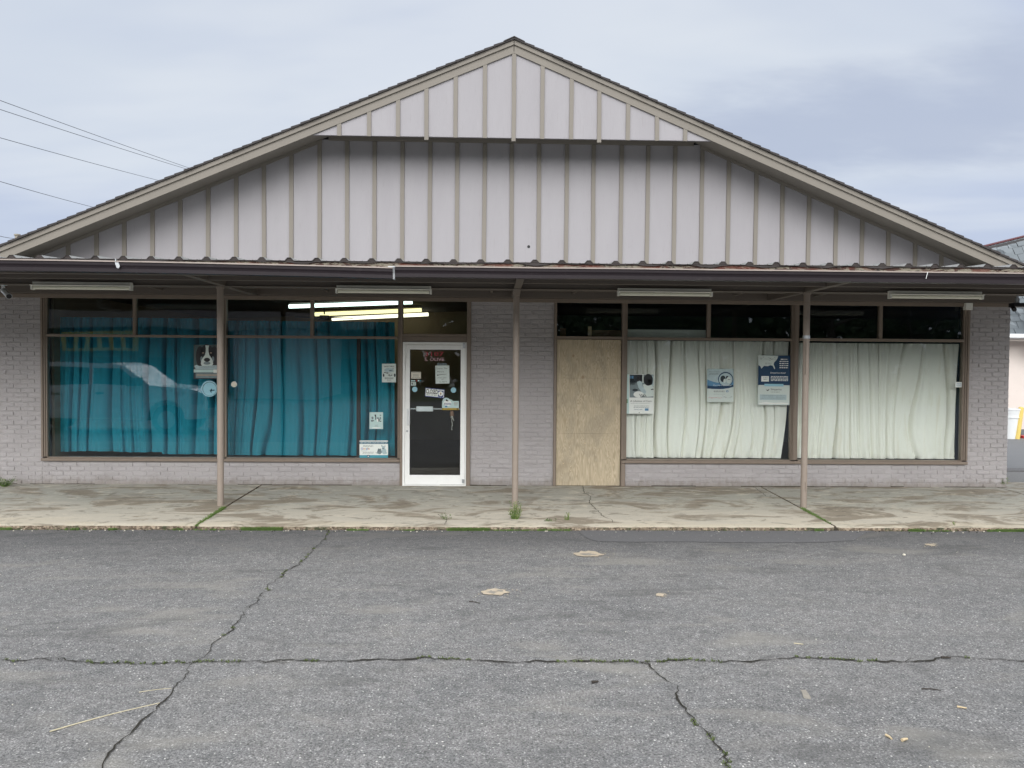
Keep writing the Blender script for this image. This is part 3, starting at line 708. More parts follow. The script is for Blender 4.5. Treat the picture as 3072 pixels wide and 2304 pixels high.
gk = MB(); gk.box(gx0, gx0 + .008, -.012, .0, gz0, gz1); gk.box(gx1 - .008, gx1, -.012, .0, gz0, gz1); gk.box(gx0, gx1, -.012, .0, gz0, gz0 + .008); gk.box(gx0, gx1, -.012, .0, gz1 - .008, gz1)
gk.build('gasket', 'black', D)
MB().add([(gx0, .0, gz0), (gx1, .0, gz0), (gx1, .0, gz1), (gx0, .0, gz1)], [(0, 1, 2, 3)]).build('pane', 'glass', D)
pb = Z(1300, 1227)
p_ = MB().bevbox(gx0 - .01, gx1 + .02, .03, .055, pb - .008, pb + .008, .003); p_.bevbox(X(1249), X(1299), .006, .030, Z(1270, 1234.5), Z(1270, 1219), .004)
p_.bevbox(gx0 + .005, gx0 + .02, .002, .05, pb - .012, pb + .012, .002); p_.build('push_bar', 'white_metal', D)
h = MB(); hx0, hx1 = X(1221), X(1234); hz0, hz1 = Z(1225, 1275.5), Z(1225, 1226)
h.bevbox(hx0, hx0 + .032, -.034, -.020, hz0, hz1, .003); h.bevbox(hx0 + .034, hx0 + .052, -.075, -.052, hz0 + .01, hz1 - .01, .005); h.box(hx0 + .02, hx0 + .045, -.06, -.034, hz0 + .015, hz0 + .035); h.box(hx0 + .02, hx0 + .045, -.06, -.034, hz1 - .035, hz1 - .015)
h.build('pull_handle', 'white_metal', D)
MB().disc((X(1222.5), Z(1222, 1293)), .016, 16, -.028, .008).build('lock', 'steel', D)
for (a, c, z0, z1) in ((X(1388), X(1395), Z(1390, 1045), Z(1390, 1030.5)), (X(1388), X(1395), Z(1390, 1448), Z(1390, 1437))):
    MB().bevbox(a, c, -.045, -.021, max(z0, .018), z1, .004).build('hinge', 'steel', D)
# address lettering on the door glass
YD = -0.004
def lettering(parent, s, x0, y0, x1, y1, mat, Y, bold=0.0, name='lettering', shear=0.0):
    mb = MB(); text_mb(mb, s, (at(x0, y0, Y), at(x1, y0, Y), at(x0, y1, Y)), bold, shear); return mb.build(name, mat, parent)
lettering(D, '3107', 1274, 1055, 1331, 1069, 'dull_red', YD, .012)
lettering(D, 'S. OLIVE', 1274, 1073, 1332, 1083, 'dull_pink', YD, .008)

# ---- plywood door opening
f = MB()
pzt = Z(1760, 1018.6)
f.bevbox(xp0, xpy0, -.030, .08, 0, ZT - .006, .004); f.bevbox(xpy1, xp1 - .077, -.022, .08, 0, ZT - .006, .004)
f.bevbox(xp1 - .074, xp1 - .012, -.027, .006, 0.0, zsb - .003, .004)
f.bevbox(xpy0, xpy1, -.024, .07, pzt + .006, Z(1760, 1009), .003); f.bevbox(xpy0, xpy1, -.010, .07, zh - .01, ZT - .006, .003)
PF = f.build('doorway_surround', 'frame', B)
MB().add([(xpy0, .03, Z(1760, 1010)), (xpy1, .03, Z(1760, 1010)), (xpy1, .03, zh), (xpy0, .03, zh)], [(0, 1, 2, 3)]).build('transom_pane', 'glass', PF)
pm = MB()
zs_ = [.006, 0.79, 1.62, pzt - .002]
for i in range(3): pm.bevbox(xpy0 + .006, xpy1 - .008, .004 + .0, .02, zs_[i] + (.0012 if i else 0), zs_[i + 1], .0012)
PL = pm.build('plywood_sheet', 'ply', B)
sm_ = MB()
for (px, py) in ((1715, 1053), (1745, 1054), (1787, 1054), (1820, 1053), (1848, 1054), (1705, 1170), (1805, 1169), (1708, 1240), (1810, 1239), (1755, 1330), (1690, 1390), (1840, 1395)):
    q = at(px, py, 0); MB().disc((q.x, q.z), .008, 10, .0025, .002).build('screw', 'chip', PL)
for i, (a, c, zz, mat) in enumerate(((1680, 1698, 985, 'ply_dark'), (1763, 1862, 991, 'ply_dark'), (1763, 1774, 980, 'chip'))):
    q0, q1 = at(a, 1006, .2), at(c, zz, .2)
    o = MB().box(q0.x, q1.x, .2 - i * .022, .218 - i * .022, q0.z - .1, q1.z).build('wood_board', mat, None)
    tag(o, ['short dark board at the left behind the glass over the plywood', 'long dark board at the right behind the glass over the plywood', 'thin pale upright batten behind the glass over the plywood'][i], 'board', 'wood scraps behind the small transom')
q0, q1 = at(1881, 1016, .25), at(2119, 990, .25)
tag(MB().box(q0.x, q1.x, .25, .27, q0.z, q1.z).build('backing_board', 'paper_w', None), 'long pale board behind the transom glass above the white curtain', 'board')

# ---- gable
RX, RZ, SL = 0.289, 6.375, 0.419
def rz(x): return RZ - SL * abs(x - RX)
EX = 7.95
YO = -0.60
# lower gable wall (panels)
top_off = 0.10
def lowtop(x): return min(rz(x) - .185 + top_off, 5.2)
xs_ = [XL + .02, -2.46, 3.03, XR - .02]
g = MB()
pts = [(XL, 2.9), (XR, 2.9)] + [(x, lowtop(x)) for x in (XR, 3.09, -2.52, XL)]
g.prism(pts, 'y', 0.0, 0.12)
g.build('gable_wall', 'panel', B)
# hole in the gable
hp = at(1586, 740, 0); MB().disc((hp.x, hp.z), .022, 14, -.004, .006).build('vent_hole', 'black', B)
# battens
bat = 0
x = 0.289 - 18 * .406
while x < XR - .1:
    if x > XL + .1:
        zt = lowtop(x) - .005 if not -2.5 < x < 3.07 else 5.09
        xx = x + ru(-.006, .006); lean = ru(-.008, .008)
        zb_ = 2.95
        mb = MB(); wd = .031
        # slightly wavy batten
        n = 8; vs = []
        for i in range(n + 1):
            z = zb_ + (zt - zb_) * i / n; cxx = xx + lean * (i / n - .5) + .003 * noise.noise((xx * 3, z * 1.3, 0))
            vs += [(cxx - wd, -.001, z), (cxx - wd + .002, -.021, z), (cxx + wd - .002, -.021, z), (cxx + wd, -.001, z)]
        mb.add(vs, [(4 * i + j, 4 * i + j + 1, 4 * i + 5 + j, 4 * i + 4 + j) for i in range(n) for j in range(3)])
        mb.build('batten', 'taupe', B)
    x += .406
# upper gable
ug = MB()
UZ = 5.01
hw = (RZ - .19 - UZ) / SL
ug.prism([(RX - hw, UZ), (RX + hw, UZ), (RX, RZ - .19)], 'y', YO + .025, YO + .06)
ug.build('upper_gable', 'panel', B)
for k in range(-6, 7):
    x = RX + k * .4055 + ru(-.006, .006); zt = rz(x) - .19 + .02
    mb = MB(); wd = .030; n = 5; vs = []; zb_ = UZ - (.012 if k not in (-3, 0, 3) else .05)
    for i in range(n + 1):
        z = zb_ + (zt - zb_) * i / n; cxx = x + .004 * noise.noise((x * 3, z * 1.9, 4))
        vs += [(cxx - wd, YO + .024, z), (cxx - wd + .002, YO + .004, z), (cxx + wd - .002, YO + .004, z), (cxx + wd, YO + .024, z)]
    mb.add(vs, [(4 * i + j, 4 * i + j + 1, 4 * i + 5 + j, 4 * i + 4 + j) for i in range(n) for j in range(3)] + [(0, 3, 2, 1)])
    mb.build('batten', 'taupe', B)
# underside of the projecting gable, frieze boards, soffits
s = MB(); s.box(RX - hw - .02, RX + hw + .02, YO + .061, 0, UZ + .150, UZ + .170); s.build('ledge_soffit', 'taupe', B)
s = MB(); s.box(RX - hw + .1, RX + hw - .1, -.030, -.003, UZ + .085, UZ + .148); s.build('frieze_board', 'taupe', B)
for sg in (-1, 1):
    s = MB()
    xa, xb = RX + sg * .0, RX + sg * EX
    z0, z1 = rz(xa) - .185 + top_off, rz(xb) - .185 + top_off
    s.add([(xa, YO + .02, z0 - .085), (xb, YO + .02, z1 - .085), (xb, 0.0, z1), (xa, 0.0, z0), (xa, YO + .02, z0 - .07), (xb, YO + .02, z1 - .07), (xb, 0.0, z1 + .02), (xa, 0.0, z0 + .02)], [(0, 1, 2, 3), (4, 7, 6, 5), (0, 4, 5, 1), (2, 6, 7, 3)])
    s.build('rake_soffit', 'taupe', B)
    # frieze under the soffit at the wall
    s = MB(); xa = RX + sg * (hw + .0); z0 = rz(xa) - .185 + top_off; xb = RX + sg * 7.45; z1 = rz(xb) - .185 + top_off
    s.prism([(xa, z0), (xb, z1), (xb, z1 - .05), (xa, z0 - .05)], 'y', -.030, -.002); s.build('frieze_board', 'taupe', B)
    # fascia: lower broad board + upper trim
    xa, xb = RX + sg * .004, RX + sg * EX
    s = MB(); s.prism([(xa, rz(xa) - .075), (xb, rz(xb) - .075), (xb, rz(xb) - .19), (xa, rz(xa) - .19)], 'y', YO, YO + .024); R_ = s.build('rake_fascia', 'taupe', B)
    xb2 = RX + sg * (EX - .32)
    s = MB(); s.prism([(xa, rz(xa) - .014), (xb2, rz(xb2) - .014), (xb2 + sg * .02, rz(xb2) - .05), (xb2, rz(xb2) - .078), (xa, rz(xa) - .078)], 'y', YO - .024, YO - .001); s.build('rake_trim', 'taupe', R_)
# joint line in the fascias
# roof shingles
rf = MB()
cs = math.sqrt(1 + SL * SL)
for sg in (-1, 1):
    n = int(EX * cs / .145)
    for i in range(n + 1):
        d0, d1 = i * .145, (i + 1) * .145 + .02
        xa, xb = d0 / cs, min(d1 / cs, EX + .3)
        za, zb_ = RZ - SL * xa, RZ - SL * xb
        yj = YO - .045 - ru(0, .018)
        X0, X1 = RX + sg * xa, RX + sg * xb
        th0, th1 = .006, .020
        if sg == 1: rf.add([(X0, yj, za - .014), (X1, yj, zb_ - .014), (X1, yj, zb_ + th1), (X0, yj, za + th0), (X0, 9.3, za - .014), (X1, 9.3, zb_ - .014), (X1, 9.3, zb_ + th1), (X0, 9.3, za + th0)], [(0, 1, 2, 3), (7, 6, 5, 4), (3, 2, 6, 7), (1, 5, 6, 2), (4, 5, 1, 0)])
        else: rf.add([(X0, yj, za - .014), (X1, yj, zb_ - .014), (X1, yj, zb_ + th1), (X0, yj, za + th0), (X0, 9.3, za - .014), (X1, 9.3, zb_ - .014), (X1, 9.3, zb_ + th1), (X0, 9.3, za + th0)], [(3, 2, 1, 0), (4, 5, 6, 7), (7, 6, 2, 3), (2, 6, 5, 1), (0, 1, 5, 4)])
rf.prism([(RX - .14, RZ - .055), (RX, RZ + .012), (RX + .14, RZ - .055), (RX + .14, RZ - .04), (RX, RZ + .024), (RX - .14, RZ - .04)][::-1], 'y', YO - .06, 9.3)
rf.build('shingle_roof', 'shingle', B)
q = at(52, 712, 2.5); MB().tube([(q.x, 2.5, q.z - .25), (q.x, 2.5, q.z + .03)], .04, 12).tube([(q.x, 2.5, q.z + .03), (q.x, 2.5, q.z + .055)], .052, 12).build('vent_pipe', 'dust', B)

# ---- canopy
CX0, CX1 = -9.2, 9.0
FY = -2.95
def shz(y): return 2.942 + .045 * (y - FY)     # valley height
sh = MB(); prof = []
x = -9.2; p0 = -5.23 - 13 * .3003
k = 0
while True:
    c = p0 + k * .3003
    if c > CX1: break
    prof += [(c - .050, 0), (c - .020, .033), (c + .020, .033), (c + .050, 0), (c + .10, 0), (c + .11, .005), (c + .12, 0), (c + .19, 0), (c + .20, .005), (c + .21, 0)]
    k += 1
sag = lambda x: .004 * noise.noise((x * 1.3, 0, 0)) + .003 * noise.noise((x * 4, 2, 0)) + .0035 * (x) * .5
vs = []
for (px_, h_) in prof:
    yj = FY + .012 * noise.noise((px_ * 1.7, 5, 5))
    vs += [(px_, yj, shz(FY) + h_ + sag(px_)), (px_, 0.0, shz(0) + h_), (px_, yj, shz(FY) + h_ + sag(px_) - .004)]
n = len(prof)
sh.add(vs, [(3 * i, 3 * i + 3, 3 * i + 4, 3 * i + 1) for i in range(n - 1)])
sh.cur = 1; sh.add(vs, [(3 * i + 2, 3 * i + 5, 3 * i + 3, 3 * i) for i in range(n - 1)])
# dark closure under each rib (seen end-on)
for k2 in range(k):
    c = p0 + k2 * .3003; s_ = sag(c); sh.add([(c - .049, FY + .006, shz(FY) + s_ - .002), (c + .049, FY + .006, shz(FY) + s_ - .002), (c + .019, FY + .006, shz(FY) + s_ + .030), (c - .019, FY + .006, shz(FY) + s_ + .030)], [(0, 1, 2, 3)])
CN = sh.build('canopy', ['sheet', 'sheet_edge'], B)
f = MB(); nx = 260; vs = []
for i in range(nx + 1):
    x = CX0 + (CX1 - CX0) * i / nx; z_ = shz(FY) + sag(x) - .003
    vs += [(x, FY + .02, z_), (x, FY + .018 + .006 * noise.noise((x * 9, 1, 1)), 2.83)]
f.add(vs, [(2 * i, 2 * i + 1, 2 * i + 3, 2 * i + 2) for i in range(nx)]); f.box(CX0, CX1, FY + .03, FY + .05, 2.83, shz(FY) - .02)
f.build('rotten_fascia', 'rot', CN)
# torn flaps along the edge
f = MB()
vs = []; nx = 520
for i in range(nx + 1):
    x = CX0 + (CX1 - CX0) * i / nx; z_ = shz(FY) + sag(x) - .004
    h_ = .006 + .030 * max(0, noise.noise((x * 3.1, 3, 3)) + .12) + .014 * max(0, noise.noise((x * 14, 9, 3)))
    vs += [(x, FY + .008, z_), (x, FY + .003, z_ - h_)]
f.add(vs, [(2 * i, 2 * i + 1, 2 * i + 3, 2 * i + 2) for i in range(nx)])
f.build('torn_flashing', ['sheet_edge'], CN)
ZU = 2.80
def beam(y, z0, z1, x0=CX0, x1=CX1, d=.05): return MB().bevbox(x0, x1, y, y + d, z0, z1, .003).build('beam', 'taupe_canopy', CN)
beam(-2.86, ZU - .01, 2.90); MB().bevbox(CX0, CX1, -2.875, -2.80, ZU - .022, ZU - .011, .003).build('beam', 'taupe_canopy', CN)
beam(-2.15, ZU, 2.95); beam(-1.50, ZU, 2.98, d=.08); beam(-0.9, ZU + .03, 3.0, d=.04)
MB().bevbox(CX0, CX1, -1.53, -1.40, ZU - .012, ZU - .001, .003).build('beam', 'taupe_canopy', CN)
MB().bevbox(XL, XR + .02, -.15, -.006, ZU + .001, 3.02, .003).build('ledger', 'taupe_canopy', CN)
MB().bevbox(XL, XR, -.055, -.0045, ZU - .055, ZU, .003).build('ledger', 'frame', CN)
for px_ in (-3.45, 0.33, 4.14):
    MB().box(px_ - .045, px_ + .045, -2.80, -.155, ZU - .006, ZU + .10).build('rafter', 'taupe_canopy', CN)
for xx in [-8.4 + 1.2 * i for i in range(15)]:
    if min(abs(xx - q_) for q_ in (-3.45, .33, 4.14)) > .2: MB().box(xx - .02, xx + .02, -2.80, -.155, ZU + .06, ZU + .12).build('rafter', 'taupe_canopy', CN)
MB().add([(CX0, -2.8, 2.935), (CX1, -2.8, 2.935), (CX1, -.14, 3.04), (CX0, -.14, 3.04)], [(0, 3, 2, 1)]).build('deck_board', 'taupe_canopy', CN)
# gutters
def gutter(x0, x1, z0a, z0b, endcap=None):
    """K-profile gutter from x0 to x1, top lip height z0a -> z0b"""
    pr = [(0, 0), (-.012, .002), (-.012, -.012), (-.002, -.020), (.0, -.045), (.012, -.062), (.018, -.080), (.020, -.118), (.10, -.122), (.10, -.005)]
    y0 = FY - .095; mb = MB(); n = 24; k = len(pr); vs = []
    for i in range(n + 1):
        u = i / n; x = x0 + (x1 - x0) * u; z_ = z0a + (z0b - z0a) * u ** 3 + .002 * noise.noise((x, 0, 9))
        vs += [(x, y0 + a, z_ + b_) for a, b_ in pr]
    mb.add(vs, [(i * k + j, i * k + j + 1, (i + 1) * k + j + 1, (i + 1) * k + j) for i in range(n) for j in range(k - 1)])
    for f_ in range(len(mb.f)):
        if f_ % (k - 1) in (0, 1): mb.m[f_] = 1
    g_ = mb.build('gutter', ['gutter', 'gutter_lip'], B)
    return g_, y0
xe = X(1178, 815, FY - .1); zle = Z(1178, 802, FY - .1)
zl0 = Z(300, 778.5, FY - .1)
GL, gy = gutter(CX0, xe, zl0, zle)
e = MB(); e.prism([(gy - .014, zle + .003), (gy - .002, zle - .024), (gy + .012, zle - .066), (gy + .018, zle - .126), (gy + .10, zle - .128), (gy + .10, zle)], 'x', xe, xe + .022)
e.box(xe - .05, xe + .03, gy - .012, gy + .06, zle + .003, zle + .012); e.build('end_cap', 'steel', GL)
zr0 = Z(1184, 797, FY - .1); zr1 = Z(3071, 821, FY - .1)
GR, _ = gutter(xe + .02, CX1, zr0, zr0 + (zr1 - zr0) * .8)
qx = X(348, 790, FY - .1); qz = Z(348, 779, FY - .1)
MB().box(qx - .006, qx + .004, gy - .016, gy + .02, qz - .02, qz + .008).prism([(qx - .008, qz - .03), (qx + .03, qz - .03), (qx + .045, qz - .075), (qx + .03, qz - .095), (qx + .01, qz - .085)], 'y', gy - .016, gy - .002).build('gutter_bracket', 'steel', GL)
qx = X(2780, 820, FY - .1); qz = Z(2780, 817, FY - .1)
MB().add([(qx, gy - .016, qz), (qx + .012, gy - .016, qz + .004), (qx - .002, gy - .003, qz - .07), (qx - .008, gy - .003, qz - .07)], [(0, 1, 2, 3)]).build('seam_strip', 'white_metal', GR)
# posts
for i, (pt, pb_) in enumerate((((656, 900), (657.5, 1520)), ((1549, 900), (1545, 1518)), ((2424, 900), (2415, 1526)))):
    q = at(*pb_, -1.52); r = .0415
    P = MB().tube([(q.x, -1.47, walk_z(-1.5) - .01), (q.x, -1.47, ZU - .012)], r, 24).build('post', 'post', B)
    c = MB()
    if i == 1: c.prism([(q.x - r - .003, ZU - .01), (q.x - r, ZU - .09), (q.x + r, ZU - .09), (q.x + r + .012, ZU - .01)], 'y', -1.535, -1.42)
    else: c.tube([(q.x, -1.47, ZU - .035), (q.x, -1.47, ZU - .013)], r + .008, 16)
    c.build('post_cap', 'post', P)
    if i == 2:
        MB().bevbox(q.x - .022, q.x + .008, -1.53, -1.50, 1.72, 2.15, .004).build('cable_cover', 'post', P)
        MB().tube([(q.x, -1.47, 2.185), (q.x, -1.47, 2.225)], r + .006, 16).build('clamp', 'steel', P)
        MB().bevbox(q.x, q.x + .016, -1.525, -1.50, .18, .30, .002).build('patch_plate', 'post', P)

# ------------------------------------------------------------------ light fittings under the canopy
fl_labels = ['unlit strip light hanging by the camera at the left end of the canopy', 'unlit strip light under the canopy just left of the glass door',
             'unlit strip light under the canopy above the window with three posters', 'unlit strip light under the canopy at the right end by the brick pier']
fix0 = None
for i, (xa, xb, py) in enumerate(((-5.81, -4.56, 859), (-1.99, -.77, 870), (1.62, 2.85, 878), (5.17, 6.41, 886))):
    pxm = (250, 1153, 1989, 2785)[i]
    z0 = Z(pxm, py, -1.56)
    F = empty('strip_light', ((xa + xb) / 2, -1.56, z0 - .05)); tag(F, fl_labels[i], 'strip light', 'strip lights under the canopy')
    MB().bevbox(xa + .01, xb - .01, -1.60, -1.535, z0 + .002, z0 + .052, .006).build('housing', 'fixture', F)
    MB().bevbox(xa + .01, xb - .01, -1.66, -1.60, z0 + .0, z0 + .008, .002).build('reflector', 'fixture', F)
    MB().tube([(xa + .03, -1.60, z0 - .028), (xb - .03, -1.60, z0 - .028)], .019, 14).build('tube', 'tube_off', F)
    for xs in (xa, xb - .022): MB().bevbox(xs, xs + .022, -1.625, -1.555, z0 - .05, z0 + .012, .003).build('lamp_holder', 'fixture', F)
q = at(2925, 880, -1.56)
MB().tube([(q.x, -1.56, q.z), (q.x + .08, -1.5, q.z + .02), (q.x + .2, -1.45, q.z + .045), (q.x + .4, -1.43, q.z + .05)], .006, 6).build('supply_cable', 'fixture', F)

# cameras
Cc = empty('security_camera', (-6.62, -1.2, 2.6)); tag(Cc, 'white bullet security camera under the left end of the canopy', 'camera')
q = at(10, 872, -1.2); q2 = at(27, 889, -1.45)
Cc.location = (q.x, -1.2, q.z + .05)
MB().tube([(q.x, -1.2, q.z + .07), (q.x, -1.2, q.z + .01)], .02, 12).tube([(q.x, -1.2, q.z + .07), (q.x, -1.2, q.z + .085)], .045, 16).build('mount', 'white_metal', Cc)
MB().tube([(q.x - .01, -1.18, q.z + .01), (q2.x, -1.45, q2.z)], .036, 20).build('camera_body', 'white_metal', Cc)
d_ = (Vector((q2.x, -1.45, q2.z)) - Vector((q.x - .01, -1.18, q.z + .01))).normalized()
MB().tube([Vector((q2.x, -1.45, q2.z)) - d_ * .01, Vector((q2.x, -1.45, q2.z)) + d_ * .004], .031, 20).build('lens', 'black', Cc)
pts = [at(x_, y_, -.03) for x_, y_ in ((36, 874), (60, 880), (75, 882), (85, 888), (98, 890), (113, 888), (114, 881))]
tag(MB().tube(pts, .004, 6).build('camera_cable', 'black', None), 'black cable drooping over the brick beside the white camera', 'cable')
q = at(3052, 884, -1.3)
Fd = empty('flood_light', (q.x, -1.3, q.z + .04)); tag(Fd, 'dark twin flood lamp hanging beyond the right brick pier', 'flood lamp')
MB().tube([(q.x, -1.3, ZU), (q.x, -1.3, q.z - .06)], .015, 10).tube([(q.x, -1.3, q.z - .05), (q.x, -1.3, q.z - .12)], .03, 12).build('mount', 'steel', Fd)
MB().bevbox(q.x - .09, q.x + .16, -1.38, -1.26, q.z - .17, q.z - .115, .01).build('lamp_head', 'black', Fd)
MB().tube([(q.x - .06, -1.3, q.z - .16), (q.x - .09, -1.38, q.z - .21)], .028, 12).build('sensor', 'black', Fd)
# power box by right window
q0, q1 = at(2891, 930, -.05), at(2912, 909.5, -.05)
E_ = empty('junction_box', ((q0.x + q1.x) / 2, -.05, q0.z)); tag(E_, 'small grey junction box above the right end of the last window', 'junction box')
MB().bevbox(q0.x, q1.x, -.11, -.032, q0.z, q1.z, .005).build('box_body', 'fixture', E_)
for u in (.25, .7): MB().tube([(q0.x + (q1.x - q0.x) * u, -.06, q0.z), (q0.x + (q1.x - q0.x) * u, -.06, q0.z - .10)], .010, 8).build('conduit', 'frame', E_)

# ------------------------------------------------------------------ interior lights + fan
tl = (('lit_cool', 867, 919.5, 1237, 906.5, 2.6, 'lit bluish white ceiling tube, uppermost behind the teal curtain window'), ('lit_warm', 945, 943, 1264.6, 930, 4.7, 'lit yellow ceiling tube, middle one above the fan'), ('lit_mid', 996, 957, 1285, 943, 6.3, 'lit pale yellow ceiling tube, lowest one beside the fan'))
for mt, xa, ya, xb, yb, Y_, lab in tl:
    a, c = at(xa, ya, Y_), at(xb, yb, Y_)
    T = empty('ceiling_light', (a + c) / 2); tag(T, lab, 'ceiling light', 'lit tubes on the shop ceiling')
    MB().tube([a, c], .035 if Y_ < 3 else .040, 12).build('tube', mt, T)
    k = Vector((0, .0, .055)); mb = MB(); n_ = (c - a)
    mb.add([a + k + Vector((0, -.05, 0)), c + k + Vector((0, -.05, 0)), c + k + Vector((0, .05, 0)), a + k + Vector((0, .05, 0)), a + k + Vector((0, -.05, .04)), c + k + Vector((0, -.05, .04)), c + k + Vector((0, .05, .04)), a + k + Vector((0, .05, .04))], [(0, 3, 2, 1), (4, 5, 6, 7), (0, 1, 5, 4), (1, 2, 6, 5), (2, 3, 7, 6), (3, 0, 4, 7)])
    mb.build('housing', 'ceil', T)
q = at(973, 951, 3.4)
Fn = empty('ceiling_fan', q); tag(Fn, 'black ceiling fan hanging in front of the lit tubes', 'ceiling fan')
MB().tube([(q.x, 3.4, q.z + .05), (q.x, 3.4, q.z + .3)], .014, 8).tube([(q.x, 3.4, q.z + .22), (q.x, 3.4, q.z + .27)], .07, 12, .04).build('down_rod', 'black', Fn)
MB().tube([(q.x, 3.4, q.z - .06), (q.x, 3.4, q.z - .02), (q.x, 3.4, q.z + .03)], .12, 16, .09).build('motor', 'black', Fn)
for i in range(4):
    a = .25 + i * math.pi / 2; u = Vector((math.cos(a), math.sin(a), 0)); w_ = Vector((-u.y, u.x, 0)); z = Vector((0, 0, .012)); c0 = Vector((q.x, 3.4, q.z - .01))
    MB().add([c0 + u * .1 - w_ * .04 - z, c0 + u * .1 + w_ * .04 + z, c0 + u * .55 + w_ * .065 + z, c0 + u * .55 - w_ * .065 - z], [(0, 1, 2, 3)]).build('blade', 'black', Fn)

# ------------------------------------------------------------------ curtains
def curtain(name, mat, label, x0, x1, z0, z1, y, nf, amp, seed, bottom=None, right_curve=None, gather=0.0):
    """hanging cloth, nf folds, deterministic warp; bottom(x)->z"""
    nx = int((x1 - x0) / .005); nz = 44; vs = []
    ph = [0.0]
    L = x1 - x0
    for i in range(nx + 1):
        u = i / nx
        # local fold density varies along the width
        ph.append(ph[-1] + (nf / nx) * ((0.30 + 2.6 * abs(noise.noise((u * nf * .27 + seed, 0, 0))) + .15) if name == 'white_curtain' else (0.7 + 2.2 * abs(noise.noise((u * nf * .27 + seed, 0, 0))))))
    for j in range(nz + 1):
        v = j / nz
        for i in range(nx + 1):
            u = i / nx; x = x0 + L * u
            drift = (1.7 if name == 'white_curtain' else 1.1) * noise.noise((u * nf * .22 + seed, v * 0.9, 2)) * (1 - v)
            p = (ph[i] + drift) * 2 * math.pi * .8
            a = amp * (.45 + .9 * (noise.noise((u * nf * .3 + seed, 7, v * .5)) + .5))
            s_ = math.sin(p + .7 * math.sin(p))
            cr_ = (1 - abs(math.sin(p * .5 + .4 * math.sin(p * .31 + seed)))) ** 7
            a2 = .6 + 1.6 * (noise.noise((u * nf * .5 + seed, 2, v * .7)) + .35)
            wv_ = a * (.42 * s_ + .14 * math.sin(2.7 * p + seed) * (1 - .4 * v) + .8 * noise.noise((x * 3.1, v * 1.2 + seed, 3))) + amp * (2.6 if name == 'white_curtain' else 1.9) * cr_ * max(.12, a2)
            wv_ += gather * math.sin(p * 3.1) * max(0, v - .90) * 6 * amp
            zb_ = bottom(x) if bottom else z0
            z = zb_ + (z1 - zb_) * v
            if name == 'white_curtain' and v < .08: wv_ += amp * 1.0 * noise.noise((x * 13, v * 30, 1)) * (1 - v / .08)
            xx = x + .02 * math.sin(p * .5) * (1 - v)
            if right_curve: xx = x0 + (xx - x0) * right_curve(v)
            vs.append((xx, y + wv_, z))
    k = nx + 1
    mb = MB().add(vs, [(j * k + i, j * k + i + 1, (j + 1) * k + i + 1, (j + 1) * k + i) for j in range(nz) for i in range(nx)], True)
    o = mb.build(name, mat, None); tag(o, label, 'curtain', 'shop window curtains'); return o
ctop = Z(400, 953, .35)
zc0 = .43
curtain('teal_curtain', 'teal', 'teal curtain in the leftmost window, behind the dog picture', X(166, 1150, .3), X(668, 1150, .3), zc0, ctop, .36, 13, .055, 3.0, gather=.5, bottom=lambda x: zc0 + .02 * noise.noise((x * 1.4, 0, 0)) + (.012 if x < -5 else -.02))
curtain('teal_curtain', 'teal', 'teal curtain in the window left of the glass door', X(668, 1150, .3), X(1181, 1150, .3), zc0 - .03, ctop - .03, .36, 15, .052, 11.0, gather=.5)
def rc(v): return 1.0 - .030 * max(0, 1 - v / .45) ** 1.8
curtain('white_curtain', 'white_cloth', 'off white curtain behind the three posters, drawn back at its lower right', xg3a + .01, xg3b - .002, zst + .012, Z(2100, 1023, .12), .135, 19, .036, 21.0, gather=.6, right_curve=rc)
curtain('white_curtain', 'white_cloth', 'off white curtain in the last window beside the right brick pier', xg4a + .02, X(2872, 1150, .12), zst + .012, Z(2640, 1030, .12), .135, 17, .037, 41.0, gather=.6)
# blinds behind white curtains keep the room dark
# dirt lines on the lower glass omitted

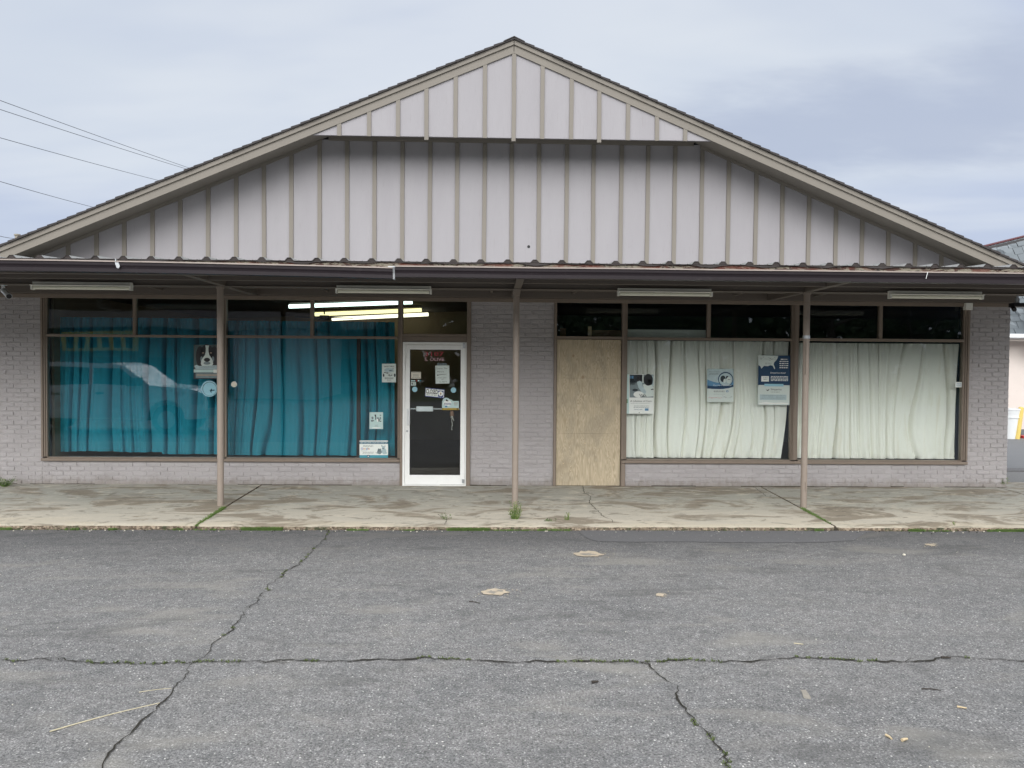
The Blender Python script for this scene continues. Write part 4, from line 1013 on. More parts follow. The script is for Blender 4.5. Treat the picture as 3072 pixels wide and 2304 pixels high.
# ------------------------------------------------------------------ posters and stickers
YP = 0.022        # just outside the window glass
GROUP = 'notices stuck on the shop glass'
class Poster:
    def __init__(s, name, label, cat, x0, y0, x1, y1, mat, Y=YP, group=GROUP, thick=.0015, quad=None):
        s.Y = Y; s.x0, s.y0, s.x1, s.y1 = x0, y0, x1, y1
        s.quad = quad or ((x0, y0), (x1, y0), (x0, y1))
        a = s.P(0, 0); b_ = s.P(1, 0); c = s.P(1, 1); d = s.P(0, 1)
        k = Vector((0, thick, 0))
        # gently curling paper: 6x6 grid front
        n = 6; vs = []
        for j in range(n + 1):
            for i in range(n + 1):
                p = s.P(i / n, j / n); vs.append((p.x, p.y, p.z))
        mb = MB().add(vs, [(j * (n + 1) + i, (j + 1) * (n + 1) + i, (j + 1) * (n + 1) + i + 1, j * (n + 1) + i + 1) for j in range(n) for i in range(n)])
        mb.add([a, b_, c, d, a + k, b_ + k, c + k, d + k], [(4, 5, 6, 7), (0, 4, 7, 3), (1, 2, 6, 5), (0, 1, 5, 4), (3, 7, 6, 2)])
        s.o = mb.build(name, mat, None, (a + c) / 2); tag(s.o, label, cat, group)
    def P(s, u, v, lift=0):
        (ax, ay), (bx, by), (cx_, cy) = s.quad
        return at(ax + (bx - ax) * u + (cx_ - ax) * v, ay + (by - ay) * u + (cy - ay) * v, s.Y - lift)
    def poly(s, mat, *polys, lift=.0012, name='printed_picture'):
        mb = MB()
        for p in polys: mb.add([s.P(u, v, lift) for u, v in p], [tuple(range(len(p)))])
        return mb.build(name, mat, s.o)
    def rect(s, mat, *rs, lift=.0012, name='printed_panel'):
        return s.poly(mat, *[[(a, c), (b_, c), (b_, d), (a, d)] for a, c, b_, d in rs], lift=lift, name=name)
    def ell(s, mat, *es, lift=.0014, name='printed_picture', n=18):
        return s.poly(mat, *[[(cu + ru_ * math.cos(2 * math.pi * i / n), cv + rv * math.sin(2 * math.pi * i / n)) for i in range(n)] for cu, cv, ru_, rv in es], lift=lift, name=name)
    def text(s, mat, st, u0, v0, u1, v1, bold=0, lift=.002, shear=0.0):
        mb = MB(); text_mb(mb, st, (s.P(u0, v0, lift), s.P(u1, v0, lift), s.P(u0, v1, lift)), bold, shear); return mb.build('lettering', mat, s.o)
    def lines(s, mat, u0, u1, vs, h=.012, jag=0.0, lift=.0018):
        """rows of unreadably small print"""
        mb = MB()
        for v in vs:
            u = u0 + ru(0, .03)
            while u < u1:
                w_ = ru(.02, .09); e = min(u1, u + w_); dv = jag * ru(-1, 1)
                mb.add([s.P(u, v + dv, lift), s.P(e, v + dv + jag * ru(-1, 1), lift), s.P(e, v + h + dv, lift), s.P(u, v + h + dv, lift)], [(0, 1, 2, 3)]); u = e + .015
        return mb.build('small_print', mat, s.o)

# window 1: dog picture + round decal
p = Poster('dog_picture', 'picture of a black dog with a white blaze, above the round decal', 'picture', 581, 1034, 655, 1137, 'print_dark', .024)
p.rect('dog_back', (.0, .0, 1, .70))
p.ell('black', (.26, .34, .17, .30), (.84, .34, .17, .30), (.54, .34, .30, .36), lift=.0018)
p.ell('skin_print', (.38, .24, .045, .014), (.70, .24, .045, .014), lift=.0026); p.ell('print_mid', (.32, .42, .05, .08), (.78, .42, .05, .08), lift=.0024)
p.poly('paper', [(.47, .02), (.63, .02), (.60, .10), (.60, .20), (.63, .30), (.70, .37), (.77, .46), (.79, .56), (.74, .62), (.34, .62), (.29, .56), (.31, .46), (.38, .37), (.46, .30), (.49, .20), (.49, .10)], lift=.003)
p.ell('black', (.54, .44, .125, .060), lift=.0036); p.ell('print_mid', (.54, .54, .14, .045), lift=.0034)
p.poly('print_pale', [(.02, .62), (.12, .585), (.22, .62), (.85, .60), (.98, .60), (.98, .71), (.08, .71)], lift=.0032)
p.lines('ink_grey', .22, .85, (.63, .66), .008, lift=.0034)
p.rect('paper_t', (.0, .72, 1, .81), lift=.003); p.rect('print_mid', (.08, .83, .98, .97), lift=.003); p.rect('skin_print', (.12, .87, .95, .90), lift=.0036)
p.rect('paper_w', (.80, .72, 1, .82), lift=.004)
def disc_thing(name, label, cat, px, py, rpx, n, mat, Y, ring=None):
    q = at(px, py, Y); r = rpx / (FPX / (Y + 11.5))
    o = MB().disc((q.x, q.z), r, n, Y, .002).build(name, mat, None); tag(o, label, cat, GROUP)
    return o, q, r
o, q, r = disc_thing('round_decal', 'round pale blue decal with a sketched animal below the dog picture', 'decal', 628, 1166, 24, 40, 'decal', .024)
MB().disc((q.x + .004, q.z - .002), r * .86, 36, .0215, .0012).build('decal_ring', 'print_dark', o); MB().disc((q.x + .006, q.z - .004), r * .82, 36, .020, .0012).build('decal_face', 'decal', o)
mb = MB()
for i in range(16):
    a = ru(-1.2, 1.0); rr = r * ru(.1, .6); cx_, cz_ = q.x + rr * math.cos(a) * .9 + .01, q.z + rr * math.sin(a) * .6 - r * .2
    mb.disc((cx_, cz_), ru(.004, .011), 7, .0185, .001)
mb.build('printed_picture', 'slate_band', o)
o, q, r = disc_thing('octagon_sticker', 'cream octagonal sticker alone on the teal curtained window', 'sticker', 702, 1153, 9, 8, 'decal_w', .024)
MB().disc((q.x, q.z), r * .7, 8, .0225, .0012).build('sticker_face', 'cream', o)
# window 2 posters
p = Poster('safety_poster', 'white poster headed SAFETY FIRST with cartoon like animals, left of the door', 'poster', 1146, 1091, 1188, 1147, 'paper')
p.text('ink', 'SAFETY FIRST', .15, .12, .87, .185, .01)
p.ell('print_pale', (.5, .35, .34, .12)); p.ell('paper', (.48, .55, .30, .10)); p.ell('print_dark', (.58, .61, .16, .06), (.12, .62, .05, .09), (.91, .62, .06, .09)); p.ell('print_mid', (.35, .5, .12, .05), (.62, .36, .14, .04))
p.poly('ink', [(.12, .48), (.22, .44), (.30, .50), (.20, .50)], [(.74, .28), (.80, .24), (.82, .42), (.76, .42)])
p.lines('ink', .18, .82, (.75, .80), .022); p.lines('ink', .34, .66, (.87,), .02)
p = Poster('pet_poster', 'small pale poster with dancing pets, above the Google review sign', 'poster', 1108.5, 1236.5, 1149, 1287, 'paper_t')

p.poly('ink', [(.36, .12), (.42, .18), (.47, .10), (.49, .24), (.50, .36), (.46, .46), (.42, .44), (.44, .30), (.38, .20)], [(.76, .16), (.86, .16), (.86, .20), (.76, .20)])
p.ell('print_mid', (.22, .50, .12, .05), (.62, .36, .08, .06), (.22, .34, .08, .08), (.80, .36, .05, .09)); p.ell('print_dark', (.70, .48, .05, .09), (.20, .53, .10, .03), (.82, .54, .06, .03)); p.ell('paper_w', (.60, .48, .07, .10), (.5, .93, .35, .03))
p.lines('ink_grey', .38, .64, (.76, .80, .84), .012)
p = Poster('review_sign', 'wide white sign asking for Google reviews on the window sill', 'sign', 1078.6, 1321.6, 1164, 1373.5, 'paper_w', .018)
p.rect('slate_band', (.0, .06, 1, .20)); p.text('paper_w', 'DID YOU LOVE YOUR VISIT WITH US?', .03, .10, .97, .165, .012)
p.lines('ink_grey', .10, .48, (.28, .34), .02); p.lines('ink_grey', .10, .50, (.66, .72), .022)
for ch, a, c, v0, v1, mt in (('G', .05, .115, .40, .525, 'bluep'), ('o', .122, .170, .435, .525, 'redp'), ('o', .176, .224, .435, .525, 'yelp'), ('g', .230, .278, .435, .565, 'bluep'), ('l', .286, .298, .40, .525, 'green'), ('e', .305, .355, .435, .525, 'redp')): p.text(mt, ch, a, v0, c, v1)
p.text('ink', 'Reviews', .07, .575, .22, .615)
p.rect('teal_band', (.0, .84, 1, 1.0)); p.ell('navy', (.31, .90, .05, .075), lift=.002); p.ell('paper_w', (.31, .91, .025, .035), lift=.003)
p.ell('print_mid', (.70, .66, .085, .13), (.70, .55, .065, .08)); p.poly('print_mid', [(.645, .52), (.655, .44), (.69, .50), (.72, .50), (.755, .44), (.765, .53)], [(.56, .66), (.58, .72), (.64, .76), (.68, .70), (.62, .72)])
p.ell('print_pale', (.86, .62, .085, .17), (.84, .42, .055, .12), (.92, .72, .05, .05), lift=.002); p.poly('print_mid', [(.77, .36), (.775, .24), (.81, .32)], [(.88, .32), (.90, .24), (.905, .38)], lift=.0022)
p.ell('ink', (.825, .46, .015, .045), lift=.003)
# door notices
YN = -0.003
p = Poster('card_notice', 'cream card of small print at the upper left of the door glass', 'notice', 1233.7, 1115.5, 1262.7, 1136, 'cream', YN)
p.lines('ink_grey', .06, .94, (.10, .84), .06, .02); p.lines('ink_grey', .15, .8, (.38, .52, .64), .04)
p = Poster('card_logo_strip', 'thin strip of payment card logos under the cream card', 'sticker', 1232.4, 1140, 1264, 1144.8, 'print_dark', YN)
p.rect('paper_t', (.02, .1, .2, .9), (.23, .1, .42, .9), (.66, .1, .82, .9)); p.ell('redp', (.54, .5, .06, .4)); p.ell('teal_band', (.93, .5, .05, .4))
p = Poster('square_sticker', 'small white square sticker with a black mark under the card logos', 'sticker', 1232.6, 1146.4, 1247.8, 1156.6, 'paper', YN)
p.ell('ink', (.28, .45, .14, .3)); p.rect('paper', (.24, .36, .32, .5), lift=.002); p.lines('green', .5, .85, (.2, .45, .7), .1)
for i, (px, py, lab) in enumerate(((1244.2, 1168, 'pale blue octagonal sticker on the left side of the door glass'), (1360.2, 1170.3, 'pale blue octagonal sticker on the right side of the door glass'))):
    o, q, r = disc_thing('octagon_sticker', lab, 'sticker', px, py, 8.4, 8, 'decal', YN)
    mb = MB()
    for k_ in range(3): mb.box(q.x - r * .6, q.x + r * .6, YN - .001, YN - .0004, q.z + r * (.35 - .35 * k_), q.z + r * (.45 - .35 * k_))
    mb.build('small_print', 'print_pale', o)
p = Poster('paper_slip', 'faded paper slip sticking out above the handwritten note', 'notice', 1312, 1089.5, 1340, 1098, 'print_mid', YN + .0015)
p.lines('ink', .1, .9, (.2, .5), .1)
p = Poster('handwritten_note', 'handwritten note with a black arrow pointing left on the door glass', 'notice', 1306, 1096.5, 1348.5, 1151, 'paper', YN - .002, quad=((1306, 1096.8), (1347.8, 1096.2), (1306.8, 1151)))
p.text('ink', 'Leave The', .10, .12, .86, .20, -.01, shear=.2); p.text('ink', 'Mail out', .12, .30, .60, .37, -.01, shear=.2)
p.poly('ink', [(.08, .535), (.20, .48), (.17, .515), (.40, .49), (.80, .475), (.80, .487), (.42, .508), (.18, .54), (.22, .565)])
p.text('ink', 'if no one', .14, .64, .78, .71, -.012, shear=.2); p.lines('ink', .42, .60, (.76,), .012, .006); p.text('ink', 'is here', .28, .86, .80, .93, -.012, shear=.2)
ck = ((1276.5, 1162.5), (1334, 1168), (1274.8, 1189.5))
p = Poster('closed_sign', 'tilted blue edged CLOSED sign in the middle of the door', 'sign', 1275, 1163, 1334, 1193, 'ink_blue', YN - .001, quad=ck)
p.rect('paper_w', (.02, .08, .985, .92)); p.text('ink', 'CLOSED', .04, .12, .65, .64, .018); p.text('leaf_d', 'Please Call Again', .06, .68, .62, .86, shear=.3)
p.rect('ink_blue', (.67, .20, .95, .88), lift=.002); p.ell('paper_w', (.81, .52, .13, .27), lift=.003); p.ell('skin_print', (.81, .54, .035, .13), lift=.004); p.ell('yelp', (.81, .44, .03, .05), lift=.0045); p.lines('ink_grey', .68, .95, (.11,), .03, lift=.002)
p.ell('ink_blue', (.76, .84, .03, .06), (.87, .86, .03, .06), lift=.0045)
p = Poster('pet_rescue_decal', 'pale decal with mustard band at the lower right of the door glass', 'decal', 1326, 1203, 1376.5, 1230, 'paper_t', YN - .003)
p.rect('mustard', (.0, .78, 1, 1)); p.poly('paper_t', [(.02, .02), (.08, -.25), (.22, -.38), (.36, -.34), (.46, -.18), (.60, -.12), (.64, .04), (.60, .10)]); p.ell('paper_w', (.32, .22, .24, .34), lift=.002); p.ell('ink', (.27, -.08, .05, .10), (.34, -.02, .04, .06), lift=.003); p.lines('ink_blue', .12, .54, (.22, .34), .07, lift=.003); p.rect('print_blue', (.18, .52, .32, .70), lift=.003); p.lines('skin_print', .70, .94, (.16, .28, .42), .05, lift=.003); p.rect('ink', (.86, .83, .96, .93), lift=.003)
# cowbell on a cord on the push bar
q = at(1356, 1238, .07)
Bl = empty('door_bell', q); tag(Bl, 'brown bell with knotted white cord hanging inside the door glass', 'bell')
MB().tube([(q.x, .07, q.z + .045), (q.x, .07, q.z + .01), (q.x, .07, q.z - .045)], .018, 14, .036).build('bell_body', 'brown_bell', Bl)
mb = MB(); z = q.z - .04
pts = [(q.x + .002 + .006 * math.sin(i * .8), .07, z - i * .014) for i in range(17)]; mb.tube(pts, .006, 6)
mb.tube([(q.x, .07, z), (q.x + .022, .065, z - .06), (q.x + .032, .07, z - .085)], .005, 6); mb.tube([(q.x, .07, z), (q.x - .016, .06, z - .04)], .006, 6); mb.build('cord', 'cord', Bl)
# right windows posters
p = Poster('care_poster', 'poster reading A Lifetime of Care with a photo of a person holding a pet', 'poster', 1877, 1122.8, 1960.6, 1241, 'paper_w')
p.rect('paper_t', (.0, .0, .12, 1)); p.rect('print_mid', (.14, .01, 1, .59)); p.rect('print_dark', (.14, .01, .40, .22), (.14, .23, .34, .26)); p.rect('ink', (.40, .01, .60, .18)); p.rect('paper', (.60, .01, .64, .22), lift=.002); p.rect('print_pale', (.93, .03, 1.0, .3), lift=.0015); p.rect('print_blue', (.15, .04, .20, .11), (.22, .04, .28, .11), lift=.002)
p.ell('ink', (.81, .14, .17, .15), (.85, .20, .12, .08), lift=.0025); p.ell('skin_print', (.76, .25, .08, .05), lift=.0022)
p.poly('paper', [(.62, .26), (.80, .24), (.96, .28), (1.0, .34), (1.0, .56), (.66, .58), (.60, .48), (.66, .40)], lift=.0024)
p.poly('print_pale', [(.40, .20), (.50, .16), (.58, .20), (.62, .32), (.74, .44), (.70, .50), (.58, .46), (.46, .34)], lift=.003)
p.ell('paper_w', (.46, .51, .18, .08), lift=.0032); p.ell('print_dark', (.34, .40, .10, .03), lift=.003); p.poly('ink', *[[(.48 + k_ * .06, .50), (.50 + k_ * .06, .50), (.58 + k_ * .06, .58), (.55 + k_ * .06, .58)] for k_ in range(4)], lift=.0036)
p.poly('ink', [(.90, .375), (1.0, .365), (1.0, .40), (.96, .39), (.91, .40)], lift=.0036)
p.text('ink', 'A Lifetime of Care', .165, .655, .93, .705); p.lines('ink_grey', .17, .86, (.735,), .006); p.lines('ink_grey', .28, .84, (.80, .835), .010)
p.text('slate_band', 'CareCredit', .30, .875, .60, .905); p.rect('print_blue', (.69, .865, .82, .925)); p.rect('green', (.0, .63, .07, .735), lift=.002); p.rect('ink', (.47, .965, .50, .98))
p = Poster('parasite_poster', 'small blue poster with a dog and cat inside a round frame, between the other two', 'poster', 2121.6, 1106.7, 2200.6, 1206, 'paper')
p.rect('print_pale', (0, 0, 1, .56)); p.poly('print_blue', [(.0, .32), (.20, .38), (.40, .42), (.70, .36), (1, .30), (1, .54), (.6, .61), (.0, .58)], lift=.0018); p.poly('navy', [(.0, .50), (.3, .53), (.6, .50), (1, .48), (1, .54), (.8, .585), (.5, .61), (.2, .605), (.0, .59)], lift=.0022)
p.ell('navy', (.70, .31, .29, .22), lift=.002); p.ell('print_pale', (.70, .32, .26, .195), lift=.0026); p.ell('print_dark', (.60, .30, .10, .10), (.76, .26, .05, .05), lift=.003); p.ell('paper', (.66, .36, .05, .06), (.82, .34, .09, .10), lift=.0034); p.ell('ink', (.60, .33, .03, .025), (.80, .32, .015, .015), (.86, .32, .015, .015), lift=.004)
p.text('ink_grey', 'Simparica TRIO', .06, .07, .45, .105); p.lines('ink_grey', .06, .42, (.13, .16), .01); p.text('paper_w', 'One bite is all it takes', .22, .475, .92, .51, lift=.003)
p.lines('ink', .22, .66, (.665,), .014); p.lines('ink_grey', .24, .68, (.70, .76), .006); p.ell('print_blue', (.76, .675, .05, .03)); p.ell('paper', (.76, .675, .025, .016), lift=.003); p.lines('redp', .04, .55, (.86, .88), .004, .012); p.lines('ink_grey', .55, .95, (.82, .86), .004, .014)
p = Poster('map_poster', 'large navy poster with a white map, marked Simparica, beside the middle window post', 'poster', 2274, 1065, 2372, 1215.7, 'paper', quad=((2275.5, 1065.5), (2371, 1066.5), (2273, 1214.5)))
p.rect('navy', (.0, .0, 1, .60)); p.poly('paper', [(.0, .0), (.62, .01), (.60, .06), (.56, .10), (.50, .14), (.48, .18), (.53, .26), (.51, .28), (.45, .21), (.38, .20), (.30, .22), (.18, .215), (.10, .27), (.06, .22), (.0, .20)], lift=.002)
p.lines('ink_grey', .02, .55, (.03, .06, .09), .004, .012, lift=.003); p.lines('ink_grey', .20, .42, (.155, .175), .005, lift=.003)
for k_, s_ in enumerate(('Every month', 'counts for', 'your best', 'friend and', 'your family')): p.lines('paper_w', .66, .94, (.07 + k_ * .042,), .018, lift=.002) if k_ else p.lines('paper_w', .70, .92, (.07,), .018, lift=.002)
p.text('paper_w', 'Simparica does!', .38, .335, .86, .375, .005); p.rect('paper_w', (.10, .42, .34, .53), lift=.002); p.lines('ink_grey', .14, .30, (.45, .48), .01, lift=.003); p.lines('paper_w', .38, .94, (.42, .447, .474, .50), .014)
p.rect('decal', (.20, .575, .80, .625), lift=.0035); p.text('ink', 'Simparica', .40, .665, .74, .715); p.poly('ink', [(.25, .685), (.31, .70), (.36, .675), (.35, .70), (.31, .72), (.28, .71)]); p.lines('ink_grey', .40, .68, (.735,), .008)
p.rect('print_pale', (.06, .79, .90, .90)); p.lines('ink_grey', .10, .86, (.81, .84, .87), .005, lift=.003); p.poly('paper_w', [(.02, .97), (.25, .94), (.5, .955), (.75, .945), (.97, .96), (.95, .985), (.04, .99)], lift=.002)
p = Poster('small_label', 'tiny white label near the right edge of the last window', 'sticker', 2866, 1146, 2887, 1162, 'paper_w', .020)
p.lines('print_blue', .15, .85, (.25, .5, .7), .08)

# ------------------------------------------------------------------ weeds
def plant(name, label, px, py, h, wd, n, mats=('leaf', 'leaf_y'), base_z=None, leafy=True, fan=1.0):
    c = G(px, py, 0) if base_z is None else atz(px, py, base_z)
    root = empty(name, (c.x, c.y, c.z)); tag(root, label, 'weed', 'weeds along the sidewalk')
    st = MB(); lf = MB()
    for i in range(n):
        a = ru(0, 6.28); l = wd * ru(.2, 1) * .5; hh = h * ru(.45, 1)
        tip = c + Vector((l * math.cos(a) * fan, l * math.sin(a) * .6, hh)); mid = c.lerp(tip, .5) + Vector((l * .2 * math.cos(a), 0, hh * .08))
        st.tube([c + Vector((ru(-.01, .01), ru(-.01, .01), 0)), mid, tip], .0028, 4, .001)
        for k in range(10 if leafy else 4):
            u = ru(.2, 1); p_ = (c.lerp(mid, u * 2) if u < .5 else mid.lerp(tip, u * 2 - 1)) + Vector((ru(-1, 1), ru(-1, 1), ru(-.5, 1))) * wd * .09
            d = Vector((ru(-1, 1), ru(-1, 1), ru(-.2, .9))).normalized() * ru(.012, .028); s_ = d.cross(Vector((ru(-1, 1), ru(-1, 1), ru(-1, 1)))).normalized() * ru(.003, .007)
            lf.cur = 0 if rnd() < .6 else 1
            lf.add([p_, p_ + d * .45 + s_, p_ + d, p_ + d * .45 - s_], [(0, 1, 2, 3)])
    st.build('stem', 'leaf', root); lf.build('leaves', list(mats), root)
plant('weed', 'tall feathery green weed at the kerb below the middle post', 1545, 1572, .28, .19, 46, ('leaf', 'leaf_y'))
plant('weed', 'dark sparse two stemmed weed at the kerb left of the middle post', 1345, 1572, .15, .20, 5, ('leaf_d', 'leaf'), fan=1.4)
plant('weed', 'upright green weed at the kerb beside the fresh asphalt corner', 1702, 1574, .16, .12, 10)
plant('weed', 'low spreading weed between the middle post weed and the asphalt corner', 1650, 1577, .09, .17, 12, ('leaf_d', 'leaf'))
plant('weed', 'bushy low weed against the left brick corner', 14, 1462, .14, .36, 44, ('leaf', 'leaf_d'), base_z=-.01)
plant('weed', 'small green weed at the foot of the right brick pier', 3006, 1463, .17, .27, 40, ('leaf', 'leaf_y'), base_z=-.01)
plant('weed', 'short thin weed at the kerb under the right end of the canopy', 2864, 1588, .10, .04, 4)
mb = MB()
# grass in the slab joints and along the kerb
for i in range(150):
    u = ru(0, 1); y = -1.62 - u * (abs(KY) - 1.62); x = -3.396 + ru(-.016, .016)
    tuft(mb, (x, y, walk_z(y) - .01), 5, .035 * (1.2 - .5 * u), .015, .0035, .9)
for i in range(110):
    u = ru(0, 1); y = -1.55 - u * .85; x = 4.085 + ru(-.02, .02)
    tuft(mb, (x, y, walk_z(y) - .01), 5, .032 * (1.1 - .4 * u), .015, .0035, .9)
for px, wd, n, h in ((795, 60, 220, .040), (1079, 32, 55, .022), (1405, 60, 190, .038), (1225, 20, 16, .02), (545, 14, 14, .03), (350, 12, 16, .03), (230, 20, 18, .03), (20, 30, 30, .035), (1660, 50, 40, .03), (2440, 12, 18, .035), (2725, 22, 50, .035), (2770, 50, 40, .02), (3010, 60, 90, .035), (2990, 60, 60, .03), (1545, 90, 60, .02), (640, 50, 20, .02)):
    for i in range(n):
        g_ = G(px + ru(-wd, wd), 1585, 0); tuft(mb, (g_.x, KY - .014 - ru(0, .02), GZ), 6, h, .012, .0035, .8)
mb.cur = 1
for i in range(380):
    x = ru(-8, 8.5)
    if noise.noise((x * 1.1, 4, 0)) > -.1: tuft(mb, (x, KY - .012 - ru(0, .012), GZ), 3, .018, .015, .004, 1.2)
tag(mb.build('grass', ['leaf', 'moss'], None), kind='stuff')
# kerb-foot pebbles & grit
mb = MB()
def pebble(mb, c, r):
    vs = []; 
    for j, (zz, rr) in enumerate(((0, .8), (.5, 1), (.9, .5))):
        for i in range(6): a = i * 1.047 + j * .4; k = r * rr * ru(.75, 1.2); vs.append((c[0] + k * math.cos(a), c[1] + k * math.sin(a) * .8, c[2] + zz * r))
    mb.add(vs, [(j * 6 + i, j * 6 + (i + 1) % 6, j * 6 + 6 + (i + 1) % 6, j * 6 + 6 + i) for j in range(2) for i in range(6)] + [(12, 13, 14, 15, 16, 17)])
for i in range(260):
    x = ru(-8.5, 8.8); mb.cur = 0 if rnd() < .35 else 1
    pebble(mb, (x, KY - .02 - abs(random.gauss(0, .05)), GZ), ru(.003, .010))
for i in range(500):
    mb.cur = 0 if rnd() < .55 else 1
    pebble(mb, (ru(-7, 7.5), ru(-8.3, -2.8), GZ + .001), ru(.0015, .0045))
tag(mb.build('grit', ['cream', 'crack'], None), kind='stuff')
# debris
def stick(name, label, cat, a, b_, r, mat, bend=.02, n=7, group='litter on the asphalt'):
    A, C_ = G(*a, r + .001), G(*b_, r + .001); pts = [A.lerp(C_, i / n) + Vector((0, 0, 0)) + Vector((-(C_ - A).y, (C_ - A).x, 0)) * bend * math.sin(math.pi * i / n) for i in range(n + 1)]
    o = MB().tube(pts, r, 6, r * .6).build(name, mat, None); tag(o, label, cat, group); return o
stick('straw', 'long pale straw lying beside the crack at the lower left', 'straw', (149, 2197), (479, 2111), .0035, 'straw', .03)
stick('straw', 'short faint straw touching the left crack above the long one', 'straw', (417, 2078), (514, 2066), .002, 'straw', .04)
stick('twig', 'dark bent twig on the asphalt below the middle pale patch', 'twig', (1407, 1806), (1440, 1812), .004, 'bark', .12)
stick('wood_chip', 'pale wood splinter at the far lower right', 'wood chip', (2871, 2123), (2900, 2128), .006, 'chip', 0, 2)
stick('wood_chip', 'left one of two wood chips near the bottom right', 'wood chip', (2657, 2209), (2675, 2221), .007, 'chip', .1, 2)
stick('wood_chip', 'blunt right one of two wood chips near the bottom right', 'wood chip', (2706, 2226), (2722, 2222), .009, 'chip', .05, 2)
stick('twig', 'dark stick lying in the long crack at the right', 'twig', (2824, 1976), (2853, 1977), .008, 'bark', .05, 3)
stick('wood_chip', 'thin pale chip just above the long crack', 'wood chip', (2382, 1932), (2410, 1935), .004, 'straw', .05, 3)
stick('bark_piece', 'dark flat piece of bark right of the branching crack', 'bark', (1776, 2051), (1795, 2049), .009, 'bark', .05, 3)
stick('bark_piece', 'dark ragged bark shred at the lower right', 'bark', (2765, 2069), (2822, 2073), .004, 'bark', .1, 4)
o = MB(); a = G(2400, 2070, .002); c = G(2432, 2099, .002)
o.add([a, a + Vector((.03, -.01, .004)), c + Vector((.01, .02, .004)), c, c + Vector((-.035, .012, .002)), a + Vector((-.005, -.04, .003))], [(5, 4, 3, 2, 1, 0)])
tag(o.build('bark_piece', 'dust', None), 'pale mottled bark flake right of centre near the bottom', 'bark', 'litter on the asphalt')
mb = MB(); g_ = G(2712, 1666, 0); pebble(mb, g_, .018); tag(mb.build('stone', 'cream', None), 'white stone on the asphalt below the right sidewalk joint', 'stone', 'litter on the asphalt')

# ------------------------------------------------------------------ power lines
def wire(a, b_, Ya, Yb, label):
    A, C_ = at(*a, Ya), at(*b_, Yb); d = C_ - A
    A2 = A - d * .8; C2 = C_ + d * .5; n = 24
    pts = []
    for i in range(n + 1):
        u = i / n; p_ = A2.lerp(C2, u); s_ = -4 * u * (1 - u) * d.length * .008
        pts.append(p_ + Vector((0, 0, s_ + d.length * .0078)))
    o = MB().tube(pts, .0105, 6).build('power_line', 'wire', None, A); tag(o, label, 'cable', 'power lines left of the roof'); return o
wire((0, 302), (579, 510), 14, 30, 'uppermost power line left of the roof'); wire((0, 329), (569, 512), 14, 30, 'second power line from the top, just under the uppermost')
wire((0, 414), (486, 546), 14, 30, 'third power line from the top, alone in mid sky'); wire((0, 545), (282, 624), 14, 26, 'fourth power line from the top, near the left roof slope'); wire((0, 709), (60, 719), 14, 22, 'lowest power line, beside the vent pipe')

# ------------------------------------------------------------------ neighbour building
N = empty('neighbour_building', (19, 10, GZ)); tag(N, 'stucco building with steep grey slate roof beyond the right corner', 'building')
MB().box(12.5, 27, 10, 19, GZ, 2.75).build('wall', 'stucco', N)
MB().box(12.5, 27, 9.93, 9.995, GZ, GZ + .22).build('plinth', 'road', N)
sl = MB()
zr_l, zr_r = 5.15, 6.3
rows = 13
for r in range(rows):
    v0, v1 = r / rows, (r + 1) / rows
    x = 12.0 - (r % 2) * .15
    while x < 27:
        x1 = x + ru(.24, .34)
        def RP(x_, v): zt = 5.02 + .255 * (x_ - 13.0) if x_ < 17 else 6.04; return (x_, 9.45 + 1.7 * v, 2.75 + (zt - 2.75) * v)
        a = RP(x, v0); c = RP(x1 - .012, v0); d = RP(x1 - .012, v1); e = RP(x, v1)
        o_ = ru(.014, .03)
        sl.add([(a[0], a[1] - o_, a[2] - .012), (c[0], c[1] - o_, c[2] - .012 + ru(-.01, .01)), (d[0], d[1] - .004, d[2]), (e[0], e[1] - .004, e[2]), (a[0], a[1], a[2]), (c[0], c[1], c[2])], [(0, 1, 2, 3), (0, 4, 5, 1)])
        x = x1
sl.build('slate_roof', 'slate', N)
MB().add([(12, 9.47, 2.74), (27, 9.47, 2.74), (27, 11.1, 6.0), (17, 11.1, 6.0), (12, 11.1, 4.75)], [(0, 1, 2, 3, 4)]).build('roof_underlay', 'black', N)
MB().tube([(12.0, 11.14, 4.79), (17, 11.14, 6.06)], .035, 8).build('ridge_tile', 'ridge_red', N)
# rounded slate hip column seen past the pier
rc_ = MB(); cx_ = 15.35
for r in range(9):
    z0 = 2.9 + r * .11
    pts = []
    for i in range(9):
        a = math.pi + math.pi * i / 8; pts.append((cx_ + .5 * math.cos(a), 9.42 + .28 * math.sin(a)))
    for i in range(8):
        p0_, p1_ = pts[i], pts[i + 1]
        rc_.add([(p0_[0], p0_[1] - .03, z0 - .01), (p1_[0], p1_[1] - .03, z0 - .01), (p1_[0], p1_[1], z0 + .12), (p0_[0], p0_[1], z0 + .12)], [(0, 1, 2, 3)])
rc_.build('slate_hip', 'slate', N)
MB().bevbox(12, 27, 9.28, 9.44, 2.66, 2.78, .02).build('eaves_gutter', 'white_metal', N); MB().box(12, 27, 9.44, 9.99, 2.60, 2.66).build('eaves_soffit', 'stucco', N)
MB().bevbox(15.05, 15.5, 9.3, 9.5, 2.38, 2.6, .01).build('eaves_lamp', 'black', N)
q0 = at(3006, 1319, 9.2); q1 = at(3048, 1319, 9.2); q2 = at(3048, 1225, 9.2)
cxb = (q0.x + q1.x) / 2
Bn = empty('plastic_drum', (cxb, 9.2, GZ + .03)); tag(Bn, 'white plastic drum beside the leaning yellow post', 'drum')
MB().tube([(cxb, 9.2, GZ + .03), (cxb, 9.2, GZ + .45), (cxb, 9.2, q2.z - .13)], .215, 24, .26).build('drum_body', 'white_metal', Bn)
